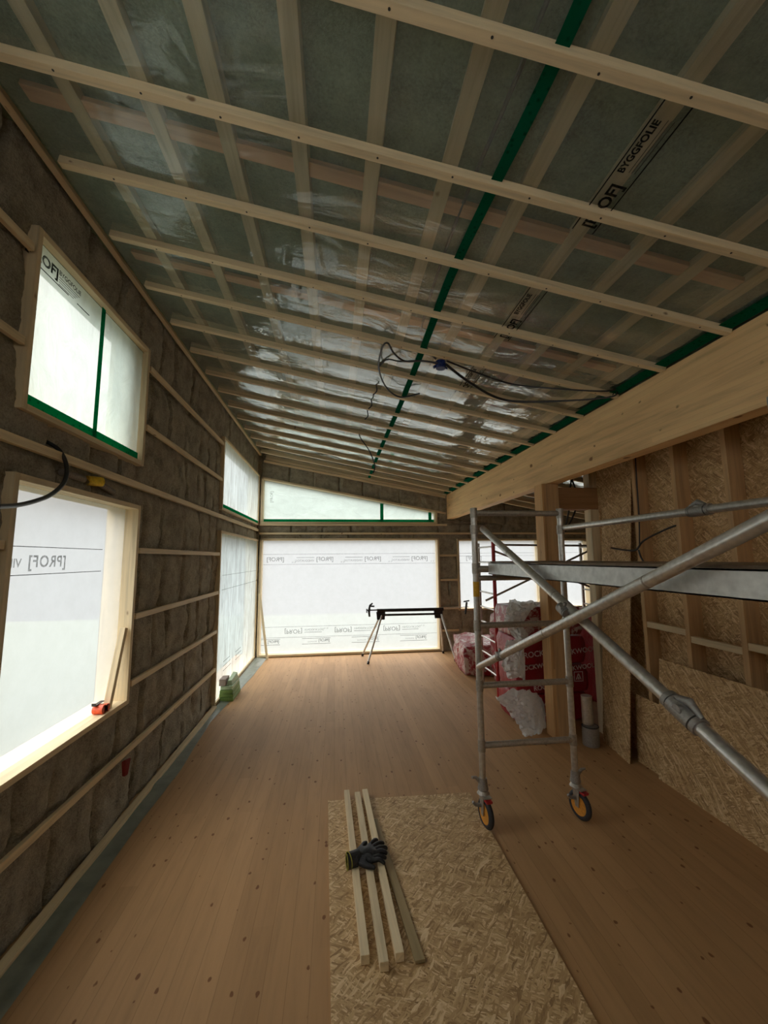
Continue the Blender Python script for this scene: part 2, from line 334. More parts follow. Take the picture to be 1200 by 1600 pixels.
def timber(name, p, q, wd, ht, m, parent=None, upv=(0, 0, 1), bevel=.0025):
    """straight timber from p to q, centred, wd across, ht along upv; grain along local X"""
    mt, L = frame_matrix(p, q, upv)
    b = MB(); b.box(-L / 2, L / 2, -wd / 2, wd / 2, -ht / 2, ht / 2)
    me = D.meshes.new(name); me.from_pydata(b.v, [], b.f); me.materials.append(m)
    bm = bmesh.new(); bm.from_mesh(me); bmesh.ops.recalc_face_normals(bm, faces=bm.faces); bm.to_mesh(me); bm.free()
    o = D.objects.new(name, me); COL.objects.link(o)
    if parent is not None:
        o.parent = parent; o.matrix_basis = Matrix.Translation(-wpos(parent)) @ mt
    else: o.matrix_basis = mt
    WPOS[o.name] = mt.translation.copy()
    if bevel:
        bb = o.modifiers.new('bevel', 'BEVEL'); bb.width = bevel; bb.segments = 2
    return o
def smooth_path(pts, n=8):
    pts = [Vector(p) for p in pts]; out = []
    for i in range(len(pts) - 1):
        a = pts[max(0, i - 1)]; b = pts[i]; c = pts[i + 1]; d = pts[min(len(pts) - 1, i + 2)]
        for k in range(n):
            t = k / n; out.append(.5 * ((2 * b) + (c - a) * t + (2 * a - 5 * b + 4 * c - d) * t * t + (3 * b - a - 3 * c + d) * t ** 3))
    out.append(pts[-1]); return out
def text(body, name, org, xdir, ydir, size, m, parent, bold=0.0, spacing=1.0):
    """flat printed lettering; org = left end of the baseline, xdir reading direction, ydir letter-up direction"""
    c = D.curves.new('tmp', 'FONT'); c.body = body; c.size = size; c.offset = bold; c.space_character = spacing; c.resolution_u = 3
    o = D.objects.new('tmp', c); COL.objects.link(o)
    dg = bpy.context.evaluated_depsgraph_get(); me = D.meshes.new_from_object(o.evaluated_get(dg)); D.objects.remove(o); D.curves.remove(c)
    X = Vector(xdir).normalized(); Y = Vector(ydir).normalized(); org = Vector(org); base = wpos(parent)
    for v in me.vertices: v.co = org + X * v.co.x + Y * v.co.y - base
    me.materials.clear(); me.materials.append(m); me.name = name
    t_ = D.objects.new(name, me); COL.objects.link(t_); t_.parent = parent; WPOS[t_.name] = base
    return t_
def width(body, size, bold=0, spacing=1.0):
    return len(body) * size * .62

# ------------------------------------------------------------------ roof geometry
SL = .1862
def zb(x): return 4.238 - SL * x           # underside of the ceiling battens
def zf(x): return zb(x) + .05              # vapour foil
LW, FW = -1.80, 9.58

# ------------------------------------------------------------------ setting: floor and ground
tag(MB().box(-2.3, 7.3, -2.6, 10.0, -.2, 0).build('floor', FLOOR), kind='structure')
tag(MB().box(-40, 40, -30, 19, -.5, -.32).build('ground_outside', EARTH), kind='structure')

# wool walls: (u, v) grid pushed in and out, holes for the windows
def wool_wall(name, u0, u1, v0, v1, holes, tf, rows, seed, res=.032, back=.16):
    rnd = random.Random(seed)
    us = set(); vs = set()
    n = int((u1 - u0) / res); us |= {u0 + (u1 - u0) * i / n for i in range(n + 1)}
    n = int((v1 - v0) / res); vs |= {v0 + (v1 - v0) * i / n for i in range(n + 1)}
    def clean(s, extra):
        s = sorted(q for q in s if all(abs(q - e) > res * .45 for e in extra)) + list(extra); return sorted(set(s))
    us = clean(us, {min(max(h[0], u0), u1) for h in holes} | {min(max(h[1], u0), u1) for h in holes} | {u0, u1})
    vs = clean(vs, {min(max(h[2], v0), v1) for h in holes} | {min(max(h[3], v0), v1) for h in holes} | {v0, v1})
    cracks = []
    for r in range(len(rows) - 1):
        c = []; u = u0 + rnd.uniform(0, .4)
        while u < u1: c.append((u, rnd.uniform(.2, 1.0), rnd.uniform(-.05, .05), rnd.uniform(-.010, .012))); u += rnd.uniform(.26, .66)
        cracks.append(c)
    def disp(u, v):
        p = Vector((u * 2.3 + seed, v * 2.3, seed * .7))
        d = .030 * noise.noise(p) + .020 * noise.noise(p * 4) + .011 * noise.noise(p * 11)
        for r in range(len(rows) - 1):
            if rows[r] <= v < rows[r + 1]:
                t = (v - rows[r]) / (rows[r + 1] - rows[r])
                d += .022 * math.sin(math.pi * min(1, max(0, t))) ** .5 - .014
                for (cu, st, sk, lv) in cracks[r]:
                    cc = cu + sk * (t - .5) + .018 * noise.noise(Vector((cu * 9, v * 5, 1)))
                    q = abs(u - cc)
                    if q < .08: d -= st * .085 * math.exp(-(q / .018) ** 2) * (.45 + .55 * noise.noise(Vector((cu * 5, v * 3.1, 4))) + .35)
                    if u > cc and u - cc < .5: d += lv * (1 - (u - cc) / .5)
                for e in (v - rows[r], rows[r + 1] - v):
                    if e < .05: d -= .02 * (1 - e / .05) * (1 + noise.noise(p * 5))
        return d
    mb = MB(); idx = {}; nu = len(us)
    vts = []
    for j, v in enumerate(vs):
        for i, u in enumerate(us): vts.append(tf(u, v, disp(u, v)))
    fs = []
    def inh(u, v): return any(h[0] < u < h[1] and h[2] < v < h[3] for h in holes)
    for j in range(len(vs) - 1):
        for i in range(nu - 1):
            if inh((us[i] + us[i + 1]) / 2, (vs[j] + vs[j + 1]) / 2): continue
            fs.append((j * nu + i, j * nu + i + 1, (j + 1) * nu + i + 1, (j + 1) * nu + i))
    mb.add(vts, fs, True)
    # solid backing behind the batts
    cu = sorted({u0, u1} | {min(max(x, u0), u1) for h in holes for x in h[:2]}); cv = sorted({v0, v1} | {min(max(x, v0), v1) for h in holes for x in h[2:]})
    for i in range(len(cu) - 1):
        for j in range(len(cv) - 1):
            if inh((cu[i] + cu[i + 1]) / 2, (cv[j] + cv[j + 1]) / 2): continue
            q = [(cu[i], cv[j]), (cu[i + 1], cv[j]), (cu[i + 1], cv[j + 1]), (cu[i], cv[j + 1])]
            mb.hexa([tf(a, b, -.06) for a, b in q], [tf(a, b, -.06 - back) for a, b in q])
    o = mb.build(name, WOOL); return tag(o, kind='structure')
ROWZ = [-.05, .56, 1.12, 1.70, 2.29, 2.875, 3.46, 4.045, 4.9]
# left wall  u = y, v = z
W_L = [(2.44, 3.87, .985, 2.68), (2.44, 3.87, 3.09, 4.19), (6.54, 9.56, .04, 2.64), (6.54, 9.56, 3.01, 4.16), (-2.3, 1.2, 3.02, 4.23)]
wool_wall('wall_left', -2.6, 9.9, -.05, 4.75, W_L, lambda u, v, d: (LW - .035 + d, u, v), ROWZ, 3)
# far wall  u = x, v sheared so the top follows the roof
def fz(u, v):
    t = min(1, max(0, (v - 3.06) / 1.05)); return v - SL * (u + 1.8) * t
W_F = [(-1.72, 2.49, .04, 2.66), (-1.72, 2.46, 3.05, 4.13), (2.99, 5.10, .955, 2.645), (5.50, 6.42, .955, 2.645)]
wool_wall('wall_far', -2.0, 7.2, -.05, 4.66, W_F, lambda u, v, d: (u, FW + .03 - d, fz(u, v)), [-.05, .477, 1.03, 1.67, 2.26, 2.82, 3.05, 4.9], 11)
# unseen closing walls
tag(MB().box(7.0, 7.15, -2.6, 9.9, -.05, 3.4).build('wall_right', OSBD), kind='structure')
b = MB(); b.box(-2.0, 7.15, -2.6, -2.45, -.05, 2.75); b.box(-2.0, -1.6, -2.6, -2.45, 2.75, 4.9); b.box(2.6, 7.15, -2.6, -2.45, 2.75, 4.9); b.box(-1.6, 2.6, -2.6, -2.45, 3.62, 4.9)
tag(b.build('wall_rear', OSBD), kind='structure')
b = MB(); b.add([(-1.6, -2.52, 2.75), (2.6, -2.52, 2.75), (2.6, -2.52, 3.62), (-1.6, -2.52, 3.62)], [(0, 1, 2, 3)]); tag(b.build('fill_light_window_rear', MEM_FILL), kind='structure')  # invented opening behind the camera, added to light near ceiling and beam
portal('sky_portal', (.5, -2.75, 3.2), (R90, 0, 0), 4.1, .85)

# ------------------------------------------------------------------ windows
def win_left(name, y0, y1, z0, z1, memx, memmat, depth=.24, wall_side=True):
    """pine-lined opening in the left wall; memx = plane of the sheet"""
    e = empty(name, (LW, (y0 + y1) / 2, z0), kind='structure')
    T = .04; xi = LW + .022; xo = LW - depth; xc = (xi + xo) / 2; D_ = xi - xo
    timber('window_frame', (xc, y0 + T / 2, z0), (xc, y0 + T / 2, z1), T, D_, PINE2, e, (1, 0, 0))
    timber('window_frame', (xc, y1 - T / 2, z0), (xc, y1 - T / 2, z1), T, D_, PINE2, e, (1, 0, 0))
    timber('window_head', (xc, y0 + T, z1 - T / 2), (xc, y1 - T, z1 - T / 2), D_, T, PINE2, e)
    timber('window_sill', (xc, y0 + T, z0 + T / 2), (xc, y1 - T, z0 + T / 2), D_, T, PINE2, e)
    ny, nz = 24, 24; mb = MB(); vs = []
    for j in range(nz + 1):
        for i in range(ny + 1):
            y = y0 + T * .9 + (y1 - y0 - 1.8 * T) * i / ny; z = z0 + T * .9 + (z1 - z0 - 1.8 * T) * j / nz
            edge = min(i, ny - i, j, nz - j) / 3; a = min(1, edge)
            vs.append((memx + .012 * a * noise.noise(Vector((y * 1.5, z * 1.5, memx))), y, z))
    mb.add(vs, [(j * (ny + 1) + i, j * (ny + 1) + i + 1, (j + 1) * (ny + 1) + i + 1, (j + 1) * (ny + 1) + i) for j in range(nz) for i in range(ny)], True)
    s = mb.build('window_sheet', memmat, e)
    return e
def strip_left(name, e, x, y0, y1, z0, z1, m): return MB().box(x, x + .0015, y0, y1, z0, z1).build(name, m, e)
w1 = win_left('window_1', 2.42, 3.89, .965, 2.70, LW - .09, MEM_LOW)
w2 = win_left('window_2', 2.42, 3.89, 3.07, 4.21, LW - .03, MEM_UP)
w3 = win_left('window_3', 6.52, 9.58, .02, 2.66, LW - .005, MEM_WR)
w4 = win_left('window_4', 6.52, 9.58, 2.99, 4.18, LW - .005, MEM_WR)
w9 = win_left('fill_light_window_left', -2.32, 1.22, 3.0, 4.25, LW - .03, MEM_FILL)  # unseen extra window, put in so more light reaches ceiling and beam
# extra pine board seen through / beside the sheets of the near windows
tx = LW - .015
strip_left('tape_strip', w2, tx, 2.46, 3.84, 3.105, 3.185, TAPE)
strip_left('tape_strip', w2, tx + .002, 3.145, 3.195, 3.12, 4.165, TAPE)
timber('window_post', (LW - .19, 3.74, 3.12), (LW - .19, 3.74, 4.16), .16, .04, PINE2, w2, (1, 0, 0))
strip_left('tape_strip', w4, LW + .004, 6.56, 9.54, 3.03, 3.09, TAPE)
text('[PROF]', 'print', (tx + .002, 2.375, 4.035), (0, 1, 0), (0, 0, 1), .094, INK_B, w2, .003)
text('BYGGFOLIE', 'print', (tx + .002, 2.665, 4.075), (0, 1, 0), (0, 0, 1), .044, INK_B, w2, .0008)
for k in range(4): strip_left('print_line', w2, tx + .001, 2.67, 2.88 - .02 * k, 4.055 - k * .016, 4.058 - k * .016, INK_G)
strip_left('print_line', w2, tx + .001, 2.46, 2.77, 3.995, 4.001, INK_B); strip_left('print_line', w2, tx + .001, 2.86, 3.00, 3.995, 4.001, INK_B)
strip_left('print_line', w2, tx + .001, 2.46, 3.84, 4.150, 4.153, INK_G)
mx = LW - .074
text('[PROF]', 'print', (mx, 3.07, 2.165), (0, -1, 0), (0, 0, 1), .105, INK_G, w1, .002, 1.12)
text('VIN', 'print', (mx, 2.665, 2.165), (0, -1, 0), (0, 0, 1), .075, INK_G, w1, .001)
strip_left('print_line', w1, mx, 2.46, 3.5, 2.288, 2.293, INK_G); strip_left('print_line', w1, mx, 2.46, 3.5, 2.116, 2.121, INK_G)
for k, (y, z) in enumerate(((6.95, .42), (7.75, .40))):
    for q in range(3): strip_left('print_line', w3, LW + .012, y, y + .5 - .05 * q, z + q * .07, z + q * .07 + .006, INK_G)
strip_left('print_line', w3, LW + .012, 6.7, 9.5, 1.72, 1.726, INK_F); strip_left('print_line', w3, LW + .012, 6.7, 9.5, 1.95, 1.955, INK_F)

def win_far(name, x0, x1, z0, z1, memmat, slant=False, depth=.24):
    e = empty(name, ((x0 + x1) / 2, FW, z0), kind='structure')
    T = .045; yi = FW - .022; yo = FW + depth; yc = (yi + yo) / 2; D_ = yo - yi
    zt = (lambda x: z1 - SL * (x + 1.8)) if slant else (lambda x: z1)
    timber('window_frame', (x0 + T / 2, yc, z0), (x0 + T / 2, yc, zt(x0)), T, D_, PINE2, e, (0, 1, 0))
    timber('window_frame', (x1 - T / 2, yc, z0), (x1 - T / 2, yc, zt(x1)), T, D_, PINE2, e, (0, 1, 0))
    timber('window_head', (x0, yc, zt(x0) - T / 2), (x1 + (.22 if slant else 0), yc, zt(x1 + (.22 if slant else 0)) - T / 2), D_, T, PINE2, e)
    timber('window_sill', (x0 + T, yc, z0 + T / 2), (x1 - T, yc, z0 + T / 2), D_, T, PINE2, e)
    my = FW + .17; mb = MB()
    q = [(x0 + T * .9, my, z0 + T * .9), (x1 - T * .9, my, z0 + T * .9), (x1 - T * .9, my, zt(x1) - T * .9), (x0 + T * .9, my, zt(x0) - T * .9)]
    mb.add(q, [(0, 1, 2, 3)]); mb.build('window_sheet', memmat, e); return e
w5 = win_far('window_5', -1.745, 2.515, .015, 2.685, MEM_FAR)
w6 = win_far('window_6', -1.745, 2.485, 3.03, 4.155, MEM_UP, True)
w7 = win_far('window_7', 2.97, 5.12, .935, 2.665, MEM_FAR)
w8 = win_far('window_8', 5.48, 6.44, .935, 2.665, MEM_FAR)
fy = FW + .165
def strip_far(name, e, y, x0, x1, z0, z1, m): return MB().box(x0, x1, y, y + .0015, z0, z1).build(name, m, e)
def far_line(e, x0, x1, z, m=INK_F): return strip_far('print_line', e, fy, x0, x1, z, z + .007, m)
PY = fy - .002
far_line(w5, -1.69, 2.45, 2.315); far_line(w5, -1.69, 2.45, 2.075)
for k in range(4):
    xr = -1.20 + 1.155 * k
    text('[PROF]', 'print', (xr, PY, 2.155), (-1, 0, 0), (0, 0, 1), .135, INK_G, w5, .001)
    if k < 4 and xr + .75 < 2.4:
        text('VINDDUKTOG', 'print', (xr + .70, PY, 2.14), (-1, 0, 0), (0, 0, 1), .068, INK_G, w5)
        far_line(w5, xr + .28, xr + .70, 2.235, INK_G)
    text('6 10', 'print', (min(2.42, xr + .26), PY, 2.11), (-1, 0, 0), (0, 0, 1), .05, INK_G, w5)
far_line(w5, -1.69, 2.45, .635); far_line(w5, -1.69, 2.45, .395)
for k in range(4):
    xl = -1.17 + 1.155 * k
    if xl < 2.2: text('[PROF]' if k < 3 else '[P', 'print', (xl, PY, .575), (1, 0, 0), (0, 0, -1), .135, INK_G, w5, .001)
    if k < 3:
        text('VINDDUKTOG', 'print', (xl + .46, PY, .585), (1, 0, 0), (0, 0, -1), .068, INK_G, w5); far_line(w5, xl + .46, xl + .86, .50, INK_G)
        text('6 10', 'print', (xl + .92, PY, .60), (1, 0, 0), (0, 0, -1), .05, INK_G, w5)
    xs = -1.30 + 1.155 * k
    text('[PROF]', 'print', (xs + .02, PY, .285), (-1, 0, 0), (0, 0, 1), .085, INK_B, w5)
    far_line(w5, max(-1.69, xs - .62), xs + .04, .36, INK_G); far_line(w5, max(-1.69, xs - .62), xs + .04, .235, INK_G)
    if k: text('BYGGFOLIE', 'print', (xs - .28, PY, .275), (-1, 0, 0), (0, 0, 1), .04, INK_G, w5)
text('[PROF]', 'print', (3.65, PY, 2.15), (-1, 0, 0), (0, 0, 1), .135, INK_G, w7, .001)
for z in (2.31, 2.07, 2.24): far_line(w7, 3.03, 5.05, z)
for z in (2.31, 2.07): far_line(w8, 5.55, 6.38, z)
strip_far('tape_strip', w6, fy - .003, -1.70, 2.44, 3.085, 3.155, TAPE)
strip_far('tape_strip', w6, fy - .005, 1.09, 1.17, 3.09, 3.55, TAPE); strip_far('tape_strip', w6, fy - .005, 2.30, 2.38, 3.09, 3.34, TAPE)
text('[PROF]', 'print', (-1.50, PY, 3.55), (0, 0, 1), (-1, 0, 0), .09, INK_G, w6)

# ------------------------------------------------------------------ ceiling: wool, foil, rafters, battens
mb = MB(); nx, ny = 70, 90; vs = []
X0, X1, Y0, Y1 = -2.0, 7.15, -2.6, 9.95
for j in range(ny + 1):
    for i in range(nx + 1):
        x = X0 + (X1 - X0) * i / nx; y = Y0 + (Y1 - Y0) * j / ny
        vs.append((x, y, zf(x) + .055 + .02 * noise.noise(Vector((x * 3, y * 2, 0)))))
n0 = len(vs)
fs = [(j * (nx + 1) + i, j * (nx + 1) + i + 1, (j + 1) * (nx + 1) + i + 1, (j + 1) * (nx + 1) + i) for j in range(ny) for i in range(nx)]
mb.add(vs, fs, True)
mb.hexa([(X0, Y0, zf(X0) + .1), (X1, Y0, zf(X1) + .1), (X1, Y1, zf(X1) + .1), (X0, Y1, zf(X0) + .1)], [(X0, Y0, zf(X0) + .3), (X1, Y0, zf(X1) + .3), (X1, Y1, zf(X1) + .3), (X0, Y1, zf(X0) + .3)])
ceil = tag(mb.build('ceiling', WOOLC), kind='structure')
def yl(k): return 1.775 + .542 * k
def yr(k): return 1.735 + .561 * k
mb = MB(); nx, ny = 130, 330; vs = []
FX0, FX1, FY0, FY1 = -1.68, 6.9, .2, 9.5
for j in range(ny + 1):
    for i in range(nx + 1):
        x = FX0 + (FX1 - FX0) * i / nx; y = FY0 + (FY1 - FY0) * j / ny
        k = ((y - 1.76) / .552) % 1.0
        sag = math.sin(math.pi * k) ** 2
        w_ = .010 * noise.noise(Vector((x * 2.6 + y, y * 2.2, 7))) + .005 * noise.noise(Vector((x * 7 - y * 4, y * 5 + x * 4, 3)))
        vs.append((x, y, zf(x) - .002 - sag * (.008 + w_)))
mb.add(vs, [(j * (nx + 1) + i, j * (nx + 1) + i + 1, (j + 1) * (nx + 1) + i + 1, (j + 1) * (nx + 1) + i) for j in range(ny) for i in range(nx)], True)
foil = mb.build('vapour_foil', FOIL); tag(foil, 'clear wrinkled plastic vapour foil stretched under the whole ceiling', 'plastic sheet')
# lettering on the foil
for y0 in (1.87, 2.99, 4.10):
    def bz(x): return zf(x) - .012 - .006
    for body, yy, xx, sz, bd in (('[PROF]', y0, 1.398, .098, .0016), ('BYGGFOLIE', y0 - .31, 1.352, .052, .001)):
        o = text(body, 'print', (xx, yy, bz(xx)), (0, -1, 0), (-1, 0, SL), sz * .86, INK_B, foil, bd * 1.6)
    for xx in (1.305, 1.425):
        MB().hexa([(xx, y0 + .03, bz(xx)), (xx + .006, y0 + .03, bz(xx)), (xx + .006, y0 - .62, bz(xx)), (xx, y0 - .62, bz(xx))], [(xx, y0 + .03, bz(xx) + .001), (xx + .006, y0 + .03, bz(xx) + .001), (xx + .006, y0 - .62, bz(xx) + .001), (xx, y0 - .62, bz(xx) + .001)]).build('print_line', INK_B, foil)
    for q in range(3): 
        xx = 1.375 + q * .014; MB().hexa([(xx, y0 - .32, bz(xx)), (xx + .003, y0 - .32, bz(xx)), (xx + .003, y0 - .55, bz(xx)), (xx, y0 - .55, bz(xx))], [(xx, y0 - .32, bz(xx) + .001), (xx + .003, y0 - .32, bz(xx) + .001), (xx + .003, y0 - .55, bz(xx) + .001), (xx, y0 - .55, bz(xx) + .001)]).build('print_line', INK_G, foil)
# green tape along the foil seam and along the beam
def ceil_strip(name, path, wd, m, parent, off=-.010):
    mb = MB(); P = smooth_path([(x, y, 0) for x, y in path], 10); vs = []
    for i, p in enumerate(P):
        for s in (-1, 1):
            x = p.x + s * wd / 2; vs.append((x, p.y, zf(x) + off - .004 * noise.noise(Vector((p.y * 3, s, 0)))))
    fs = [(2 * i, 2 * i + 1, 2 * i + 3, 2 * i + 2) for i in range(len(P) - 1)]
    mb.add(vs, fs, True); return mb.build(name, m, parent)
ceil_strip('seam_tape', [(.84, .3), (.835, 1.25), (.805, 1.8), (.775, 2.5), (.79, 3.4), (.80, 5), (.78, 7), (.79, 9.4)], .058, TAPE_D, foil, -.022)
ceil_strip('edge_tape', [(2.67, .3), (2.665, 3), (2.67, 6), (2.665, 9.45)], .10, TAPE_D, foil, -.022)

ords = ['first', 'second', 'third', 'fourth', 'fifth', 'sixth', 'seventh', 'eighth', 'ninth', 'tenth', 'eleventh', 'twelfth', 'thirteenth', 'fourteenth', 'fifteenth', 'sixteenth']
RX = [-1.33, -.92, -.56, -.18, .20, .585, 1.005, 1.385, 1.76, 2.14, 2.50]
nr = Vector((SL, 0, 1)).normalized()
for i, x in enumerate(RX):
    z = zf(x) + .004
    o = timber('rafter', (x, .15, z + .10), (x, 9.5, z + .10), .082, .2, PINE2, None, nr)
    tag(o, 'pale rafter running lengthwise behind the ceiling foil, %s from the left wall' % ords[i], 'rafter', 'rafters behind the foil')
for i, x in enumerate([2.95, 3.34, 3.73, 4.12, 4.51, 4.9, 5.3, 5.7, 6.1, 6.5]):
    z = zf(x) + .004
    o = timber('rafter', (x, 4.9, z + .10), (x, 9.5, z + .10), .082, .2, PINE2, None, nr)
    tag(o, 'rafter glimpsed over the far room, %s one right of the glued beam' % ords[i], 'rafter', 'rafters over the far room')
BROWN = wood('roof_batten_behind', (.78, .46, .27), knots=1)
for i, y in enumerate((2.0, 3.12)):
    o = timber('roof_lath', (-1.6, y, zf(-1.6) + .026), (2.5, y, zf(2.5) + .026), .085, .03, BROWN, None, nr)
    tag(o, 'brownish cross lath blurred behind the foil, %s one from the camera' % ords[i], 'lath', 'laths behind the foil')
scr = None
for k in range(-1, 15):
    xl = -1.64; xr_ = 2.722
    if k == 14: A = (xl, yl(k) + .12, zb(xl) + .024); B = (xr_, yr(k) - .02, zb(xr_) + .024)
    else: A = (xl, yl(k) + .024, zb(xl) + .024); B = (xr_, yr(k) + .024, zb(xr_) + .024)
    o = timber('ceiling_batten', A, B, .048, .048, PINE, None, nr, .003)
    tag(o, 'pine batten crossing under the ceiling foil, %s counted from the camera' % ords[k + 1], 'batten', 'battens across the main ceiling')
    if k < 9:
        mt = o.matrix_basis.copy(); inv = mt.inverted()
        for x in RX:
            t = (x - xl) / (xr_ - xl); p = Vector(A).lerp(Vector(B), t); p += Vector((.012 * random.uniform(-1, 1), .009 * random.uniform(-1, 1), 0)); lp = inv @ p
            if scr is None:
                b = MB(); b.tube([(0, 0, -.0012), (0, 0, .001)], .0055, 8); me = D.meshes.new('screw_head'); me.from_pydata(b.v, [], b.f); me.materials.append(SCREW); scr = me
            s = D.objects.new('screw_head', scr); COL.objects.link(s); s.parent = o; s.location = (lp.x, lp.y, -.0245)
for k in range(6, 14):
    xa, xb = 2.98, 6.95
    o = timber('ceiling_batten', (xa, yr(k) + .03, zb(xa) + .024), (xb, yr(k) + .06, zb(xb) + .024), .048, .048, PINE, None, nr)
    tag(o, 'ceiling batten in the far room right of the glued beam, %s of its row' % ords[k - 6], 'batten', 'battens over the far room')

# glued beam, its post, header
beam = timber('glued_beam', (2.81, .2, 3.45), (2.81, 9.56, 3.45), .165, .60, GLULAM, None, (0, 0, 1), .004)
tag(beam, 'deep glued laminated pine beam running the length of the room', 'beam')
post = empty('timber_post', (2.79, 4.93, 0), 'square pine post standing under the glued beam', 'post')
timber('post_lamella', (2.685, 4.95, 0), (2.685, 4.95, 3.15), .05, .20, GLUPOST, post, (0, 1, 0))
timber('post_core', (2.80, 4.94, 0), (2.80, 4.94, 3.15), .18, .18, STUD, post, (0, 1, 0))
tag(timber('header_beam', (2.895, 4.94, 2.965), (3.47, 4.94, 2.965), .16, .285, HEADER), 'dark brown header timber between the post and the board wall', 'beam')
tag(timber('trimmer_stud', (3.395, 4.93, 0), (3.395, 4.93, 2.82), .13, .13, PINE2, None, (0, 1, 0)), 'pale upright stud carrying the right end of the brown header', 'stud')
tag(timber('cripple_stud', (3.40, 4.93, 3.11), (3.40, 4.93, 3.62), .12, .12, PINE2, None, (0, 1, 0)), 'short stud standing on top of the brown header', 'stud')

# ------------------------------------------------------------------ wall battens
def wb(p, q, label, wd=.03, ht=.05, grp='battens on the stone wool walls', wob=0):
    side = abs(p[0] - q[0]) < .01
    o = timber('wall_batten', p, q, wd, ht, PINE, None, (0, 0, 1)); tag(o, label, 'batten', grp); return o
bx = LW + .008
names = {.56: 'lowest', 1.12: 'second lowest', 1.70: 'third lowest', 2.29: 'fourth lowest', 3.46: 'second highest', 4.045: 'highest'}
for z, nm in names.items():
    if z == .56: wb((bx, -2.3, z), (bx, 6.5, z), 'pine batten on the left wall running under the near window sill'); continue
    wb((bx, 3.92, z), (bx, 6.49, z), '%s pine batten on the left wall between the near and far windows' % nm)
    lo = -2.3 if z < 2.6 else 1.26
    wb((bx, lo, z), (bx, 2.40, z), '%s batten stub on the left wall at the camera side of the near windows' % nm)
wb((bx + .01, -2.3, 2.875), (bx + .01, 9.5, 2.875), 'long pine batten along the left wall between upper and lower windows', .035, .055)
wb((LW + .03, -2.3, 4.655), (LW + .03, 9.5, 4.655), 'plank edge along the top of the left wall under the ceiling', .045, .035)
wb((LW + .03, -2.3, .022), (LW + .03, 6.5, .022), 'sole plate along the foot of the left wall', .06, .045)
by = FW - .008
for z, nm in ((2.26, 'top'), (1.67, 'second'), (1.0, 'third'), (.477, 'bottom')):
    wb((2.53, by, z), (2.955, by, z), 'short batten on the far wall between two windows, %s one' % nm)
wb((-1.76, by - .01, 3.005), (2.72, by - .01, 3.005), 'batten on the far wall directly below the slanted window', .035, .045)
wb((-1.76, by, 2.80), (6.9, by, 2.80), 'long batten across the far wall above the big white window', .03, .045)
wb((-1.70, by - .01, zb(-1.7) - .035), (2.7, by - .01, zb(2.7) - .035), 'sloping plank at the top of the far wall under the ceiling', .045, .05)

# ------------------------------------------------------------------ right stud wall
tag(MB().box(3.445, 3.463, -2.4, 5.0, 0, 3.66).build('wall_board', OSBD), kind='structure')
k = 0
for y in (4.03, 3.50, 2.97, 2.44, 1.91, 1.38, .85):
    o = timber('wall_stud', (3.37, y, .02), (3.37, y, 3.6), .15, .048, STUD, None, (0, 1, 0))
    nmk = ['at its far end beside the leaning tall board', 'second from its far end', 'third from its far end', 'fourth from its far end', 'fifth from its far end', 'sixth from its far end', 'seventh from its far end'][k]
    tag(o, 'spruce stud in the right wall, ' + nmk, 'stud', 'studs of the right wall'); k += 1
for (ya, yb_, z, nm) in ((3.524, 4.006, 1.48, 'farthest'), (2.994, 3.476, 1.425, 'middle'), (2.464, 2.946, 1.47, 'nearest')):
    tag(timber('wall_noggin', (3.325, ya, z), (3.325, yb_, z), .05, .06, PINE2), 'pale cross piece between two studs of the right wall, %s of three' % nm, 'noggin', 'noggins of the right wall')
def slab(name, pts, th, m, label, cat='board'):
    """leaning sheet: four corners, thickness vector"""
    t = Vector(th); o = MB().hexa([Vector(p) for p in pts], [Vector(p) + t for p in pts]).build(name, m, None, at=pts[0]); return tag(o, label, cat)
slab('strand_board', [(3.20, 1.45, 0), (3.205, 3.90, 0), (3.26, 3.83, 1.17), (3.26, 1.45, 1.17)], (.018, 0, .0), OSBX, 'long strand board standing on edge against the right wall, nearest the camera')
slab('strand_board', [(3.262, 1.9, 0), (3.262, 4.25, 0), (3.292, 4.24, .69), (3.292, 1.9, .69)], (.014, 0, 0), OSBX, 'lower strand board half hidden behind the long one on the floor')
slab('strand_board', [(3.125, 4.20, 0), (3.21, 4.75, 0), (3.44, 4.76, 3.10), (3.41, 4.20, 3.10)], (.012, .002, 0), OSBX, 'tall narrow strand board leaning upright beside the header post')

# ------------------------------------------------------------------ board and battens on the floor
fb = MB().hexa([(.01, 1.46, 0), (1.23, 1.44, 0), (1.255, 3.89, 0), (-.055, 3.94, 0)], [(.01, 1.46, .022), (1.23, 1.44, .022), (1.255, 3.89, .022), (-.055, 3.94, .022)]).build('strand_board', OSB, None, at=(.6, 2.7, 0))
tag(fb, 'strand board lying flat on the floor under the loose battens', 'board')
lb = [((.115, 4.0), (.172, 2.42), 'leftmost of the loose battens on the floor board'), ((.213, 3.955), (.270, 2.37), 'middle pale batten on the floor board, reaching nearest the camera'), ((.283, 3.99), (.360, 2.41), 'third pale batten on the floor board, right end of the pale ones')]
for (a, b, lab) in lb: tag(timber('loose_batten', (a[0], a[1], .0465), (b[0], b[1], .0465), .048, .048, PINE), lab, 'batten', 'loose battens on the floor board')
DULL = wood('dull_lath', (.36, .27, .14), knots=2)
tag(timber('loose_lath', (.335, 3.6, .031), (.468, 2.39, .031), .055, .018, DULL), 'thin darker lath lying right of the pale battens on the board', 'lath')

